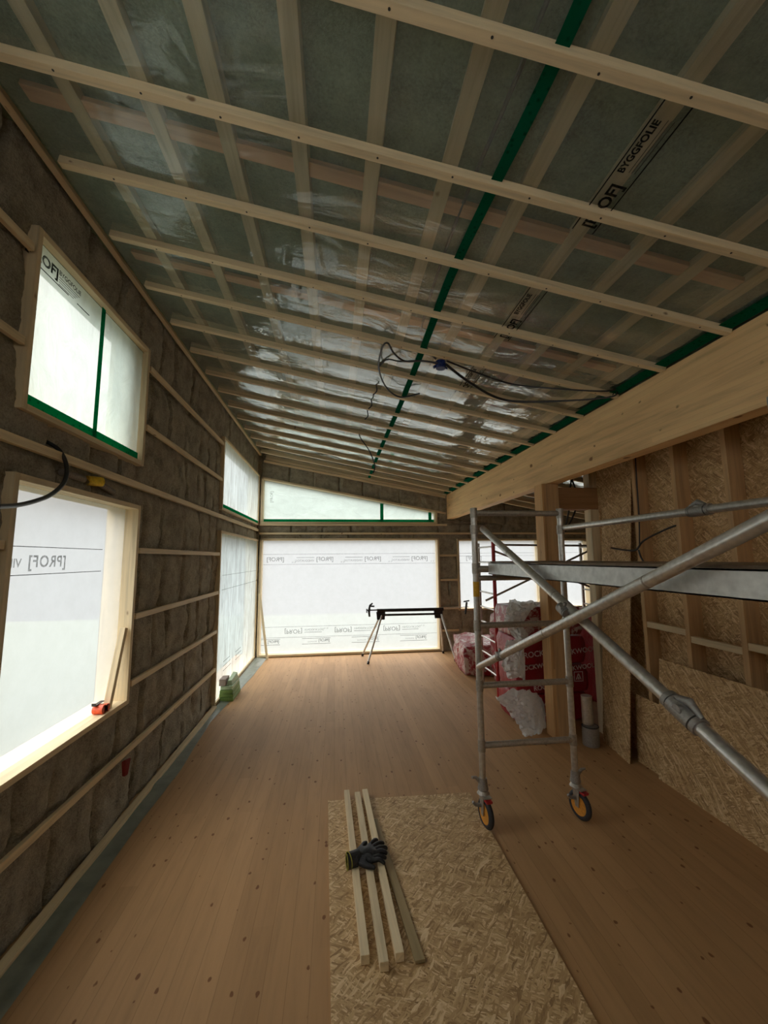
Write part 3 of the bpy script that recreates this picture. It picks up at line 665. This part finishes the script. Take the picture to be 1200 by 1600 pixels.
# gloves
def glove(loc, rz, label, flip=1, dz=0, sc_=1.0):
    e = empty('work_glove', loc, label, 'glove', 'black gloves on the battens')
    R = Matrix.Rotation(rz, 3, 'Z')
    def P(x, y, z): return tuple(R @ Vector((x * sc_, y * flip * sc_, z * sc_)))
    vs = []; es = []; rr = []
    def v(x, y, z, r): vs.append(P(x, y, z)); rr.append(r * sc_); return len(vs) - 1
    wr = v(0, 0, .022, .034); p1 = v(.045, 0, .026, .042); p2 = v(.09, 0, .026, .042); es += [(wr, p1), (p1, p2)]
    for i, (yo, L, an) in enumerate(((.036, .066, .28), (.013, .080, .09), (-.011, .076, -.10), (-.034, .060, -.30))):
        k0 = v(.10, yo, .026, .015); k1 = v(.10 + .5 * L * math.cos(an), yo + .5 * L * math.sin(an), .036, .0125); k2 = v(.10 + .88 * L * math.cos(an * 1.3), yo + .88 * L * math.sin(an * 1.3), .026, .0115); k3 = v(.10 + 1.1 * L * math.cos(an * 1.3), yo + 1.1 * L * math.sin(an * 1.3), .014, .0105)
        es += [(p2, k0), (k0, k1), (k1, k2), (k2, k3)]
    t0 = v(.045, .045, .022, .017); t1 = v(.078, .070, .022, .0135); t2 = v(.105, .080, .018, .012); es += [(p1, t0), (t0, t1), (t1, t2)]
    me = D.meshes.new('glove_hand'); me.from_pydata(vs, es, []); o = D.objects.new('glove_hand', me); COL.objects.link(o); o.parent = e
    sk = o.modifiers.new('skin', 'SKIN'); sk.use_smooth_shade = True
    for i, q in enumerate(me.skin_vertices[0].data):
        r = rr[i]; q.radius = (r, r * (.62 if i < 3 else 1))
    me.skin_vertices[0].data[0].use_root = True
    sb = o.modifiers.new('sub', 'SUBSURF'); sb.levels = 2; sb.render_levels = 2
    me.materials.append(GLOVE)
    dg = bpy.context.evaluated_depsgraph_get(); me2 = D.meshes.new_from_object(o.evaluated_get(dg)); o.modifiers.clear(); o.data = me2
    for q in me2.vertices:
        nv = noise.noise(q.co * 30 + Vector((dz * 9, 0, 0))) * .0025; q.co += q.normal * nv
    if not me2.materials: me2.materials.append(GLOVE)
    b = MB(); L0 = Vector(loc)
    cf = [L0 + Vector(P(-.05, 0, .024)), L0 + Vector(P(-.02, 0, .024)), L0 + Vector(P(.012, 0, .024))]
    b.tube(cf, [.038 * sc_, .035 * sc_, .034 * sc_], 18, cap=False); b.build('glove_cuff', GLOVE, e)
    b = MB(); b.ring(cf[0], R @ Vector((1, 0, 0)), .038 * sc_, .0035, 24, 8); b.build('cuff_edge', CUFF, e)
    return e
glove((.165, 3.10, .070), .42, 'upper black work glove with yellow-edged cuff lying across the battens', 1, 0, 1.28)
glove((.15, 3.075, .0665), .15, 'lower black work glove, mostly under the other one, on the battens', -1, 1, 1.18)

# ------------------------------------------------------------------ foreground scaffold tower
sx0, sx1, sy0, sy1 = 1.235, 2.06, 3.46, .93
tow = empty('scaffold_tower', ((sx0 + sx1) / 2, (sy0 + sy1) / 2, 0), 'aluminium scaffold tower on castors with crossed braces and a platform', 'scaffold')
rung_z = (.625, 1.11, 1.612, 2.105, 2.60)
for yy in (sy0, sy1):
    for xx in (sx0, sx1):
        u = MB().tube([(xx, yy, .33), (xx, yy, 2.62)], .0265, 20).build('upright_tube', ALU, tow)
        for z in rung_z: MB().tube([(xx, yy, z - .045), (xx, yy, z + .045)], .0315, 18).build('joint_sleeve', ALU_R, tow)
        MB().tube([(xx, yy, 2.46 - .05), (xx, yy, 2.46 + .03)], .034, 18).build('joint_sleeve', ALU_R, tow)
    for z in rung_z:
        if abs(z - 2.105) < .01 and yy == sy0: continue
        r_ = MB().tube([(sx0 + .02, yy, z), (sx1 - .02, yy, z)], .0255, 18).build('rung', ALU_R, tow)
MB().tube([(sx0 + .02, sy0, 2.02), (sx1 - .02, sy0, 2.02)], .0235, 18).build('rung', ALU_R, tow)
MB().tube([(sx0, sy0, 1.86), (sx0, sy0, 1.99)], .0275, 18).build('yellow_marking_band', GREYTAPE, tow)
d1 = MB().tube([(sx0 + .055, 3.40, 2.455), (sx0 + .055, .98, 1.435)], .0265, 20).build('diagonal_brace', ALU, tow)
d2 = MB().tube([(sx0 + .0, 3.46, 1.265), (sx0 + .0, .98, 2.31)], .0265, 20).build('diagonal_brace', ALU, tow)
g1 = MB().tube([(sx1 + .02, 3.44, 2.465), (sx1 + .02, .95, 2.455)], .0245, 20).build('guard_rail', ALU, tow)
def clampat(p, axis, r=.036, ln=.06, parent=None, big=0):
    a = Vector(axis).normalized(); p = Vector(p); b = MB()
    b.tube([p - a * ln / 2, p + a * ln / 2], r, 18); b.tube([p - a * ln * .75, p - a * ln * .55], r * .95, 16); b.tube([p + a * ln * .55, p + a * ln * .75], r * .95, 16)
    s = a.cross(Vector((0, 0, 1))).normalized(); u = s.cross(a)
    b.tube([p + u * r * .4 - s * r * .8, p + u * r * .4 + s * r * .8 * 1.2], r * .5, 12)
    b.tube([p + u * r * 1.0, p + u * r * 1.55], r * .3, 10)
    if big:
        b.tube([p + u * r * .8 - a * ln * .4, p + u * r * 1.5 + a * ln * .1, p + u * r * .9 + a * ln * .7], [r * .35, r * .45, r * .25], 10)
    return b.build('brace_clamp', CAST, parent)
dd1 = Vector((0, -2.42, -1.02)); dd2 = Vector((0, -2.48, 1.045))
clampat((sx0 + .055, 1.42, 1.622), dd1, .037, .10, tow, 1)
clampat((sx0, 2.98, 1.467), dd2, .034, .05, tow)
clampat((sx1 + .02, 2.05, 2.46), (0, 1, 0), .034, .09, tow, 1)
clampat((sx0 + .03, 2.14, 1.905), dd1, .030, .05, tow)
for (xx, zz) in ((sx0, 2.10),):
    b = MB(); b.tube([(xx - .01, sy0, zz), (xx + .14, sy0 - .01, zz)], .028, 16); b.build('platform_hook', ALU_R, tow)
for t in (.22, .47, .8):
    for (p, q) in (((sx0 + .055, 3.40, 2.455), (sx0 + .055, .98, 1.435)), ((sx0, 3.46, 1.265), (sx0, .98, 2.31))):
        a = Vector(p).lerp(Vector(q), t); d = (Vector(q) - Vector(p)).normalized()
        MB().tube([a - d * .004, a + d * .004], .0275, 18).build('tube_collar', ALU_R, tow)
# platform: side rails with folded lips, deck
pf = MB()
for xx in (1.33, 1.97):
    pf.box(xx, xx + .006, .95, 3.40, 2.055, 2.155); pf.box(xx, xx + .03, .95, 3.40, 2.149, 2.155); pf.box(xx, xx + .022, .95, 3.40, 2.055, 2.061)
pf.build('platform_rail', ZINC, tow)
MB().box(1.345, 1.965, .96, 3.39, 2.156, 2.168).build('platform_deck', wood('plywood_deck', (.20, .14, .09), knots=0), tow)
for i, (xx, yy, an) in enumerate(((sx0 + .03, sy0 + .04, -1.45), (sx1 + .03, sy0 + .04, -1.33), (sx0, sy1, .3), (sx1, sy1, 2.2))):
    ux = sx0 if xx < 1.6 else sx1; uy = sy0 if yy > 2 else sy1
    cst = empty('castor', (ux, uy, 0)); cst.parent = tow; cst.location = Vector((ux, uy, 0)) - wpos(tow); WPOS[cst.name] = Vector((ux, uy, 0))
    f = Vector((math.cos(an), math.sin(an), 0)); s = Vector((-f.y, f.x, 0)); c = Vector((ux, uy, 0)) + f * .035
    wz = Vector((c.x, c.y, .1145))
    MB().tube([wz - s * .019, wz + s * .019], .078, 28).build('wheel_hub', WHEEL, cst)
    MB().ring(wz, s, .092, .0225, 36, 12).build('tyre', RUBBER, cst)
    b = MB()
    for sg in (-1, 1):
        p = [wz + s * .028 * sg + f * a_ + Vector((0, 0, h)) for a_, h in ((-.02, -.012), (.014, -.012), (.028, .125), (-.045, .125))]
        b.hexa(p, [q + s * .005 * sg for q in p])
    p = Vector((c.x, c.y, .243)); b.hexa([p + f * .05 + s * .033, p - f * .05 + s * .033, p - f * .05 - s * .033, p + f * .05 - s * .033], [q + Vector((0, 0, .008)) for q in (p + f * .05 + s * .033, p - f * .05 + s * .033, p - f * .05 - s * .033, p + f * .05 - s * .033)])
    b.tube([(ux, uy, .25), (ux, uy, .275)], [.052, .036], 18)
    b.build('castor_fork', ALU_R, cst)
    MB().tube([(ux, uy, .27), (ux, uy, .45)], .021, 16).build('castor_stem', ALU, cst)
    b = MB(); b.tube([(ux, uy, .285), (ux, uy, .31), (ux, uy, .37)], [.046, .040, .034], 16); q = Vector((ux, uy, .345)) + Vector((-.03, 0, 0)) * (1 if xx < 1.6 else -1); f_ = f; f = Vector((1, 0, 0)) * (1 if xx < 1.6 else -1)
    b.tube([q, q - f * .03 + Vector((0, 0, .03)), q - f * .065 + Vector((0, 0, .035))], [.016, .013, .009], 10); b.build('height_nut', CAST, cst); f = f_
    q = wz + f * .02 + Vector((0, 0, .105))
    b = MB(); b.hexa([q + s * .026 - f * .02, q + s * .026 + f * .055, q - s * .026 + f * .055, q - s * .026 - f * .02], [x + Vector((0, 0, .02)) + f * .006 for x in (q + s * .026 - f * .02, q + s * .026 + f * .055, q - s * .026 + f * .055, q - s * .026 - f * .02)]); b.build('brake_pedal', REDP, cst, None, .004)
    b = MB(); q = wz - s * .03 - f * .02 + Vector((0, 0, .055)); b.tube([q, q - s * .05 + Vector((0, 0, .01)), q - s * .075 + Vector((0, 0, .035))], [.016, .014, .010], 10); b.build('brake_lever', CAST, cst)

# ------------------------------------------------------------------ second scaffold tower in the far room
t2 = empty('scaffold_tower', (3.55, 6.75, 0), 'red and silver scaffold tower with thin braces behind the wool packs', 'scaffold')
def t2t(name, p, q, r, m): return MB().tube([p, q], r, 12).build(name, m, t2)
t2t('upright_tube', (2.60, 6.4, 0), (2.60, 6.4, 2.46), .030, REDP); t2t('upright_tube', (2.60, 7.1, 0), (2.60, 7.1, 2.46), .026, ALU)
t2t('upright_tube', (4.60, 6.4, 0), (4.60, 6.4, 2.46), .026, ALU); t2t('upright_tube', (4.60, 7.1, 0), (4.60, 7.1, 2.46), .026, ALU)
for j in range(9):
    z = .3 + j * .26; t2t('rung', (2.60, 6.43, z), (2.60, 7.07, z), .014, ALU); t2t('rung', (4.60, 6.43, z), (4.60, 7.07, z), .014, ALU)
t2t('guard_rail', (2.6, 6.4, 2.41), (4.6, 6.4, 2.385), .017, ALU_R); t2t('guard_rail', (2.6, 7.1, 1.95), (4.6, 7.1, 1.95), .017, ALU_R)
t2t('diagonal_brace', (2.62, 6.37, 2.30), (4.58, 6.37, 1.58), .017, ALU_R); t2t('diagonal_brace', (2.45, 6.43, 1.50), (4.55, 6.43, 2.40), .017, ALU_R)

# ------------------------------------------------------------------ mitre saw stand by the far window
st = empty('saw_stand', (1.6, 9.0, 0), 'black mitre saw stand on splayed metal legs by the far window', 'saw stand')
ys = 8.98
MB().tube([(.92, ys, 1.06), (2.42, ys, 1.055)], .036, 14).build('stand_beam', BLACK, st)
MB().tube([(1.02, ys - .02, .962), (2.30, ys - .02, .957)], .024, 12).build('lower_rail', BLACK, st)
MB().tube([(.70, ys, 1.07), (.95, ys, 1.07)], .014, 10).build('extension_arm', BLACK, st)
MB().tube([(2.42, ys, 1.07), (3.02, ys, 1.09)], .008, 10).build('extension_arm', ALU, st)
for x, dx in ((1.0, -1), (2.30, 1)):
    MB().hexa([(x - .09, ys - .035, .86), (x + .09, ys - .035, .86), (x + .07, ys + .035, .86), (x - .07, ys + .035, .86)], [(x - .10, ys - .03, 1.03), (x + .10, ys - .03, 1.03), (x + .10, ys + .03, 1.03), (x - .10, ys + .03, 1.03)]).build('leg_bracket', BLACK, st, None, .012)
for (tx_, ty_, bx_, by_) in ((.99, 9.0, .62, 9.40), (1.02, 8.95, .69, 8.67), (2.36, 8.95, 2.56, 8.60), (2.34, 9.0, 2.50, 9.38)):
    lg = MB().tube([(tx_, ty_, .95), (bx_, by_, .03)], .021, 12).build('leg', ZINC, st); MB().tube([(tx_ + (bx_ - tx_) * .965, ty_ + (by_ - ty_) * .965, .055), (bx_, by_, .004)], .027, 12).build('foot', BLACK, lg)
b = MB(); b.tube([(.75, ys, .93), (.74, ys, 1.05), (.76, ys, 1.17), (.82, ys, 1.22)], [.02, .028, .022, .016], 10); b.tube([(.74, ys, 1.16), (.86, ys, 1.15)], .018, 10); b.tube([(.68, ys, 1.06), (.70, ys, 1.06)], .045, 14); b.build('work_stop', BLACK, st)
b = MB(); b.tube([(2.93, ys, .93), (2.95, ys, 1.06), (2.97, ys, 1.20)], [.016, .024, .022], 10); b.tube([(2.90, ys, 1.21), (3.03, ys, 1.23)], .016, 8); b.build('work_stop', BLACK, st)

# laths leaning
tag(timber('leaning_lath', (-1.705, 9.50, 1.43), (-1.48, 9.36, .01), .05, .025, PINE, None, (0, 1, 0)), 'narrow pine lath leaning in the far left corner', 'lath')
tag(timber('leaning_lath', (LW - .025, 3.815, 1.62), (LW - .04, 3.665, 1.01), .045, .05, PINE, None, (1, 0, 0)), 'short pine lath leaning against the right jamb of the near window', 'lath')
# orange tool on the sill
tl = empty('tape_measure', (-1.83, 3.57, 1.005), 'orange tape measure lying on the sill of the near lower window', 'tape measure')
b = MB(); b.tube([(-1.875, 3.545, 1.04), (-1.80, 3.545, 1.04)], .034, 20); b.tube([(-1.875, 3.60, 1.035), (-1.80, 3.60, 1.035)], .03, 20); b.box(-1.875, -1.80, 3.545, 3.60, 1.006, 1.066); b.build('case', ORANGE, tl, None, .005)
b = MB(); b.box(-1.87, -1.84, 3.50, 3.62, 1.078, 1.084); b.box(-1.87, -1.84, 3.497, 3.503, 1.078, 1.10); b.build('belt_clip', BLACK, tl)
# red plastic flag on the wall
rg = MB(); rg.hexa([(-1.77, 3.80, .53), (-1.75, 3.83, .53), (-1.735, 3.90, .52), (-1.77, 3.90, .51)], [(-1.775, 3.84, .39), (-1.755, 3.855, .385), (-1.745, 3.885, .385), (-1.775, 3.89, .40)])
tag(rg.build('red_cover', plain('dark_red_plastic', (.22, .012, .015), .5), None, at=(-1.76, 3.86, .46), bevel=.008), 'small dark red plastic piece hanging below the lowest wall batten', 'plastic piece')
# yellow conduit socket with its hose
cn = empty('cable_conduit', (-1.79, 3.17, 2.79), 'yellow conduit socket poking out of the wool above the near window', 'conduit')
b = MB(); b.tube([(-1.81, 3.12, 2.785), (-1.765, 3.22, 2.795)], .036, 18, cap=False); b.tube([(-1.81, 3.12, 2.785), (-1.765, 3.22, 2.795)], .030, 18, cap=False); b.build('socket', YELLOW, cn)
b = MB(); P = [Vector((-1.80, 3.24 + .011 * i, 2.79 - .002 * i)) for i in range(20)]; b.tube(P, [.026 if i % 2 else .020 for i in range(20)], 14); b.build('corrugated_hose', CAST, cn)
b = MB(); P = [Vector((-1.82, 2.86 + .012 * i, 2.79)) for i in range(20)]; b.tube(P, [.028 if i % 2 else .022 for i in range(20)], 14); b.build('corrugated_hose', CAST, cn)
cb = MB(); cb.tube(smooth_path([(-1.62, 2.12, 2.465), (-1.66, 2.28, 2.49), (-1.68, 2.44, 2.535), (-1.70, 2.60, 2.60), (-1.71, 2.72, 2.70), (-1.74, 2.775, 2.82), (-1.79, 2.77, 2.92), (-1.86, 2.75, 2.97)], 8), .0125, 12)
tag(cb.build('black_cable', CABLE), 'thick black cable bulging from the wool across the top of the near window', 'cable')

# stack of green-wrapped slabs
yb0, yb1 = 6.78, 7.28
for i in range(4):
    o = MB().box(-1.80 + .008 * i, -1.575 - .006 * i, yb0 + .01 * (i % 2), yb1 - .012 * i, .002 + .058 * i, .056 + .058 * i).build('wrapped_slab', GREEN if i < 3 else GREENL, None, at=(-1.69, 7.03, .002 + .058 * i), bevel=.006)
    tag(o, 'green wrapped slab by the left wall, %s of the stack' % ['lowest', 'second', 'third', 'topmost'][i], 'package', 'green slabs stacked by the left wall')
tag(MB().box(-1.80, -1.70, 6.79, 7.02, .236, .335).build('grey_block', BRICK, None, at=(-1.75, 6.9, .236), bevel=.004), 'grey brown block resting on top of the green slabs', 'block')
tag(MB().hexa([(-1.69, 6.80, .236), (-1.61, 6.84, .236), (-1.60, 7.22, .236), (-1.69, 7.22, .236)], [(-1.685, 6.84, .30), (-1.625, 6.86, .30), (-1.62, 7.2, .335), (-1.685, 7.2, .345)]).build('folded_foil', GREENL, None, at=(-1.65, 7, .236), bevel=.006), 'pale green folded wrap lying on the green slabs beside the block', 'wrap')

# foil strip on the floor along the left wall
mb = MB(); vs = []; n = 150; m_ = 7
edge = [(.0, -1.57), (2.4, -1.588), (2.94, -1.60), (3.84, -1.625), (4.7, -1.605), (5.96, -1.68), (6.8, -1.62), (8.0, -1.555), (9.33, -1.51), (9.6, -1.50)]
def ed(y):
    for (a, xa), (b_, xb) in zip(edge, edge[1:]):
        if a <= y <= b_: return xa + (xb - xa) * (y - a) / (b_ - a)
    return edge[0][1] if y < 0 else edge[-1][1]
for i in range(n + 1):
    y = -2.3 + (9.55 + 2.3) * i / n; e_ = ed(y) + .012 * noise.noise(Vector((y * 2, 0, 0)))
    for j in range(m_ + 1):
        t = j / m_; x = -1.765 + (e_ + 1.765) * t
        z = .004 + .014 * (1 - t) ** 2 + .012 * abs(noise.noise(Vector((x * 9, y * 2.5, 5)))) * (1 if 0 < j < m_ else .2) + (.035 * math.exp(-((y - 4.45) / .05) ** 2) * (1 - t * .8))
        vs.append((x, y, z))
mb.add(vs, [(i * (m_ + 1) + j, i * (m_ + 1) + j + 1, (i + 1) * (m_ + 1) + j + 1, (i + 1) * (m_ + 1) + j) for i in range(n) for j in range(m_)], True)
tag(mb.build('floor_foil', FLOORFOIL), 'grey green foil strip lying on the floor along the left wall', 'plastic sheet')

# ------------------------------------------------------------------ ceiling cables and junction box
jb = empty('junction_box', (.985, 3.53, 4.03), 'small dark blue junction box hanging under the ceiling battens', 'junction box')
b = MB(); b.tube([(.985, 3.53, 4.065), (.985, 3.53, 3.99)], .048, 20); b.build('box_body', BLUE, jb, None, .006)
b = MB()
for dx, dy in ((-.02, -.05), (.025, -.045), (-.055, .0), (.055, .005)): b.tube([(.985 + dx * .7, 3.53 + dy * .7, 4.02), (.985 + dx * 1.25, 3.53 + dy * 1.25, 4.0)], .014, 10)
b.build('cable_gland', BLUE, jb)
def cable(pts, r, label, m=CABLE, name='black_cable'):
    o = MB().tube(smooth_path(pts, 8), r, 8).build(name, m); return tag(o, label, 'cable')
cable([(.95, 3.50, 4.03), (.81, 3.535, 4.06), (.65, 3.60, 4.085), (.53, 3.50, 4.105), (.455, 3.36, 4.12), (.415, 3.45, 4.12), (.425, 3.83, 4.115), (.55, 4.22, 4.09), (.735, 4.40, 4.06), (.93, 4.23, 4.04)], .009, 'black cable looping to the left of the blue junction box')
cable([(.95, 3.53, 4.04), (.80, 3.56, 4.075), (.62, 3.66, 4.11), (.50, 3.75, 4.17), (.44, 3.95, 4.19)], .008, 'second cable leaving the blue box to the left, shorter than the loop')
cable([(1.02, 3.45, 4.03), (1.30, 3.52, 3.975), (1.72, 3.59, 3.898), (2.115, 3.48, 3.82), (2.52, 3.36, 3.76), (2.66, 3.34, 3.79)], .008, 'upper thin cable strung from the blue box towards the beam')
cable([(1.02, 3.47, 4.01), (1.34, 3.71, 3.95), (1.714, 3.893, 3.88), (2.024, 3.807, 3.82), (2.571, 3.47, 3.735), (2.67, 3.42, 3.78)], .008, 'lower sagging cable from the blue box towards the beam')
cable([(1.02, 3.47, 3.995), (1.32, 3.68, 3.93), (1.70, 3.86, 3.855), (2.03, 3.78, 3.80), (2.58, 3.43, 3.725), (2.68, 3.38, 3.77)], .008, 'lowest of the cables strung from the blue box to the beam')
cable([(.36, 6.17, 4.17), (.40, 6.22, 4.10), (.52, 6.30, 3.96), (.60, 6.34, 3.80), (.63, 6.36, 3.68), (.60, 6.38, 3.58)], .009, 'loose black cord dangling from the far part of the ceiling')
for i, (x, y) in enumerate(((.455, 4.40), (.437, 4.85), (.42, 5.25))):
    cable([(x, y, zb(x) + .05), (x + .01, y + .02, zb(x) - .02), (x - .03, y + .05, zb(x) - .06)], .008, 'short black cable end poking through the foil, %s behind the loop' % ords[i])
cable([(.745, .3, zf(.74) + .02), (.735, 1.3, zf(.73) + .02), (.70, 2.0, zf(.7) + .02), (.705, 2.8, zf(.7) + .018), (.75, 3.3, zf(.75) + .01), (.93, 3.5, 4.07)], .011, 'grey conduit running behind the foil beside the green tape', CABLEG, 'conduit_pipe')
# right wall cables
cable([(3.23, 4.38, 2.30), (3.24, 4.15, 2.27), (3.24, 4.00, 2.27), (3.25, 3.90, 2.36), (3.27, 3.70, 2.44), (3.29, 3.54, 2.49), (3.34, 3.50, 2.50)], .010, 'black cable branching across the studs of the right wall')
cable([(3.245, 3.97, 2.27), (3.25, 3.95, 2.19), (3.26, 3.90, 2.12), (3.28, 3.80, 2.10)], .009, 'short black cable tail hanging below the branching one')
cable([(3.285, 3.955, 3.30), (3.28, 3.958, 3.0), (3.275, 3.962, 2.6), (3.25, 3.96, 2.30)], .007, 'thin cable running down the far stud of the right wall')
cable([(3.34, 5.25, 3.68), (3.34, 5.25, 3.36), (3.27, 5.2, 3.12), (3.24, 5.2, 2.86), (3.15, 5.2, 2.56)], .012, 'left black cable hanging behind the brown header')
cable([(3.38, 5.28, 3.68), (3.36, 5.28, 3.34), (3.36, 5.2, 3.12), (3.33, 5.2, 2.84), (3.17, 5.22, 2.55)], .012, 'right black cable hanging behind the brown header')

# ------------------------------------------------------------------ insulation packs
def pack(name, c, dim, rot, m, label, grp, seed, puff=.03, words=None):
    bm = bmesh.new(); bmesh.ops.create_cube(bm, size=1)
    bmesh.ops.subdivide_edges(bm, edges=bm.edges, cuts=14, use_grid_fill=True)
    dx, dy, dz = dim
    for v in bm.verts:
        p = v.co.copy()
        q = Vector((abs(p.x) * 2, abs(p.y) * 2, abs(p.z) * 2))
        k = 1 - .10 * (max(0, q.x * q.y - .5) + max(0, q.y * q.z - .5) + max(0, q.x * q.z - .5)) * .5
        v.co = Vector((p.x * dx * k, p.y * dy * k, p.z * dz * k))
    bm.normal_update()
    for v in bm.verts:
        n_ = noise.noise(v.co * 5 + Vector((seed, 0, 0))) * puff + noise.noise(v.co * 14 + Vector((0, seed, 0))) * puff * .45
        v.co += v.normal * (n_ if v.co.z > -dz * .45 else min(0, n_))
    me = D.meshes.new(name); bm.to_mesh(me); bm.free(); me.materials.append(m); me.polygons.foreach_set('use_smooth', [True] * len(me.polygons))
    o = D.objects.new(name, me); COL.objects.link(o); o.location = c; o.rotation_euler = rot; WPOS[o.name] = Vector(c)
    tag(o, label, 'insulation pack', grp); return o
G = 'red insulation packs'
pk = []
zs = [(.005, .37, 'lowest'), (.375, .37, 'second lowest'), (.745, .38, 'second highest'), (1.125, .40, 'topmost')]
for i, (z, h, nm) in enumerate(zs):
    pk.append(pack('insulation_pack', (2.91 + .015 * (i % 2) - (.03 if i == 3 else 0), 5.62, z + h / 2), (1.02, .66, h - .012), (0, 0, .03 * (-1) ** i), PACK if i < 3 else PACKW, 'red wrapped insulation pack behind the post, %s of its pile' % nm, G, i * 3.1, .014))
for (z, body, s_, x) in ((.86, 'ROCKWOOL', .105, 2.50), (.70, 'ROCKWOOL', .085, 2.44), (.44, 'ROCKWOOL', .085, 2.62), (.22, 'ROCKWOOL', .085, 2.64), (.10, 'ROCKWOOL', .085, 2.66), (.87, 'ROCKWOOL', .095, 2.98), (.66, 'ROCKWOOL', .085, 3.0)):
    i = 0 if z < .37 else (1 if z < .74 else 2); par = pk[i]
    o = text(body, 'print', (x, 5.255, z), (1, 0, .10), (-.10, 0, 1), s_, PRINTW, par, .0015)
    # undo the parent's slight turn
    o.matrix_parent_inverse = Matrix.Rotation(-pk[i].rotation_euler[2], 4, 'Z')
def emblem(c, s, par, rot):
    cx, y, cz = c; b = MB()
    def q(pts): b.hexa([(cx + p[0] * s, y, cz + p[1] * s) for p in pts], [(cx + p[0] * s, y + .003, cz + p[1] * s) for p in pts])
    q([(-.5, -.5), (.5, -.5), (.5, -.42), (-.5, -.42)]); q([(-.5, .42), (.5, .42), (.5, .5), (-.5, .5)]); q([(-.5, -.5), (-.42, -.5), (-.42, .5), (-.5, .5)]); q([(.42, -.5), (.5, -.5), (.5, .5), (.42, .5)])
    q([(-.32, -.3), (-.2, -.3), (.06, .3), (-.06, .3)]); q([(.2, -.3), (.32, -.3), (.06, .3), (-.06, .3)]); q([(-.1, -.3), (.1, -.3), (.05, -.05), (-.05, -.05)])
    o = b.build('emblem', PRINTW, par); o.matrix_parent_inverse = Matrix.Rotation(-par.rotation_euler[2], 4, 'Z'); return o
emblem((2.44, 5.25, .93), .13, pk[2], 0); emblem((3.26, 5.25, .60), .13, pk[1], 0)
pack('insulation_pack', (2.86, 8.05, .29), (.80, 1.25, .56), (0.0, 0, -.12), PACKW, 'red and white insulation pack lying on the floor by the saw stand', G, 21, .05)
pack('insulation_pack', (3.25, 6.85, .62), (.9, .7, 1.22), (0, 0, .05), PACKW, 'large wrapped insulation pack standing behind the red and silver scaffold', G, 31, .04)
pack('insulation_pack', (4.35, 5.95, .70), (.9, .8, 1.4), (0, 0, .1), PACK, 'tall red pack half hidden behind the board wall opening', G, 41, .02)

def film(name, rows, label, seed, amp=.085):
    """crumpled sheet lofted through left/right edge points, given thickness by its folds"""
    n, m_ = 40, 26; mb = MB(); vs = []
    for i in range(n + 1):
        t = i / n * (len(rows) - 1); a = min(int(t), len(rows) - 2); f = t - a
        L = Vector(rows[a][0]).lerp(Vector(rows[a + 1][0]), f); R_ = Vector(rows[a][1]).lerp(Vector(rows[a + 1][1]), f)
        for j in range(m_ + 1):
            s = j / m_; p = L.lerp(R_, s); q = Vector((p.x * 5 + seed, p.y * 5, p.z * 5))
            bulge = math.sin(math.pi * s) * .10
            d = amp * noise.noise(q) + amp * .9 * (.5 - abs(noise.noise(q * 2.7))) + amp * .5 * (.4 - abs(noise.noise(q * 6)))
            vs.append((p.x + d * .8, p.y - bulge + d * 1.3, p.z + d * .35))
    mb.add(vs, [(i * (m_ + 1) + j, i * (m_ + 1) + j + 1, (i + 1) * (m_ + 1) + j + 1, (i + 1) * (m_ + 1) + j) for i in range(n) for j in range(m_)], True)
    return tag(mb.build(name, FILM), label, 'plastic film', 'crumpled films on the packs')
film('plastic_film', [((2.30, 5.20, 1.62), (2.80, 5.20, 1.60)), ((2.25, 5.20, 1.45), (2.60, 5.16, 1.50)), ((2.20, 5.2, 1.30), (2.45, 5.16, 1.30)), ((2.36, 5.2, 1.08), (2.56, 5.16, 1.10))], 'milky film bunched over the top of the pack pile', 2)
film('plastic_film', [((2.24, 5.18, 1.12), (2.50, 5.18, 1.12)), ((2.18, 5.18, .95), (2.46, 5.16, .98)), ((2.14, 5.15, .80), (2.44, 5.12, .82)), ((2.22, 5.15, .62), (2.44, 5.12, .62))], 'milky film hanging on the left side of the pack pile at mid height', 7)
film('plastic_film', [((2.25, 5.14, .52), (2.50, 5.14, .50)), ((2.02, 5.12, .42), (2.58, 5.10, .44)), ((2.12, 5.06, .28), (2.64, 5.05, .26)), ((2.28, 5.05, .10), (2.66, 5.05, .06)), ((2.36, 5.08, .02), (2.60, 5.1, .015))], 'milky film spilling onto the floor left of the post', 12)
# metal cans
c0 = empty('metal_tin', (3.01, 4.66, 0), 'grey ribbed metal tube standing on the floor right of the post, lower one', 'metal tube')
b = MB(); P = [Vector((3.0, 4.66, .002 + .012 * i)) for i in range(19)]; b.tube(P, [.094 if i % 2 else .090 for i in range(19)], 24); b.build('tube_body', CAST, c0)
MB().ring((3.0, 4.66, .215), (0, 0, 1), .088, .007).build('tube_rim', BLACK, c0)
c1 = MB(); c1.tube([(3.0, 4.70, .225), (3.0, 4.70, .54)], .062, 24); c1.ring((3.0, 4.70, .54), (0, 0, 1), .060, .005)
tag(c1.build('metal_tube', ALU, None, at=(3.0, 4.70, .225)), 'narrower shiny metal tube standing on the ribbed one', 'metal tube')
print('objects', len(D.objects))
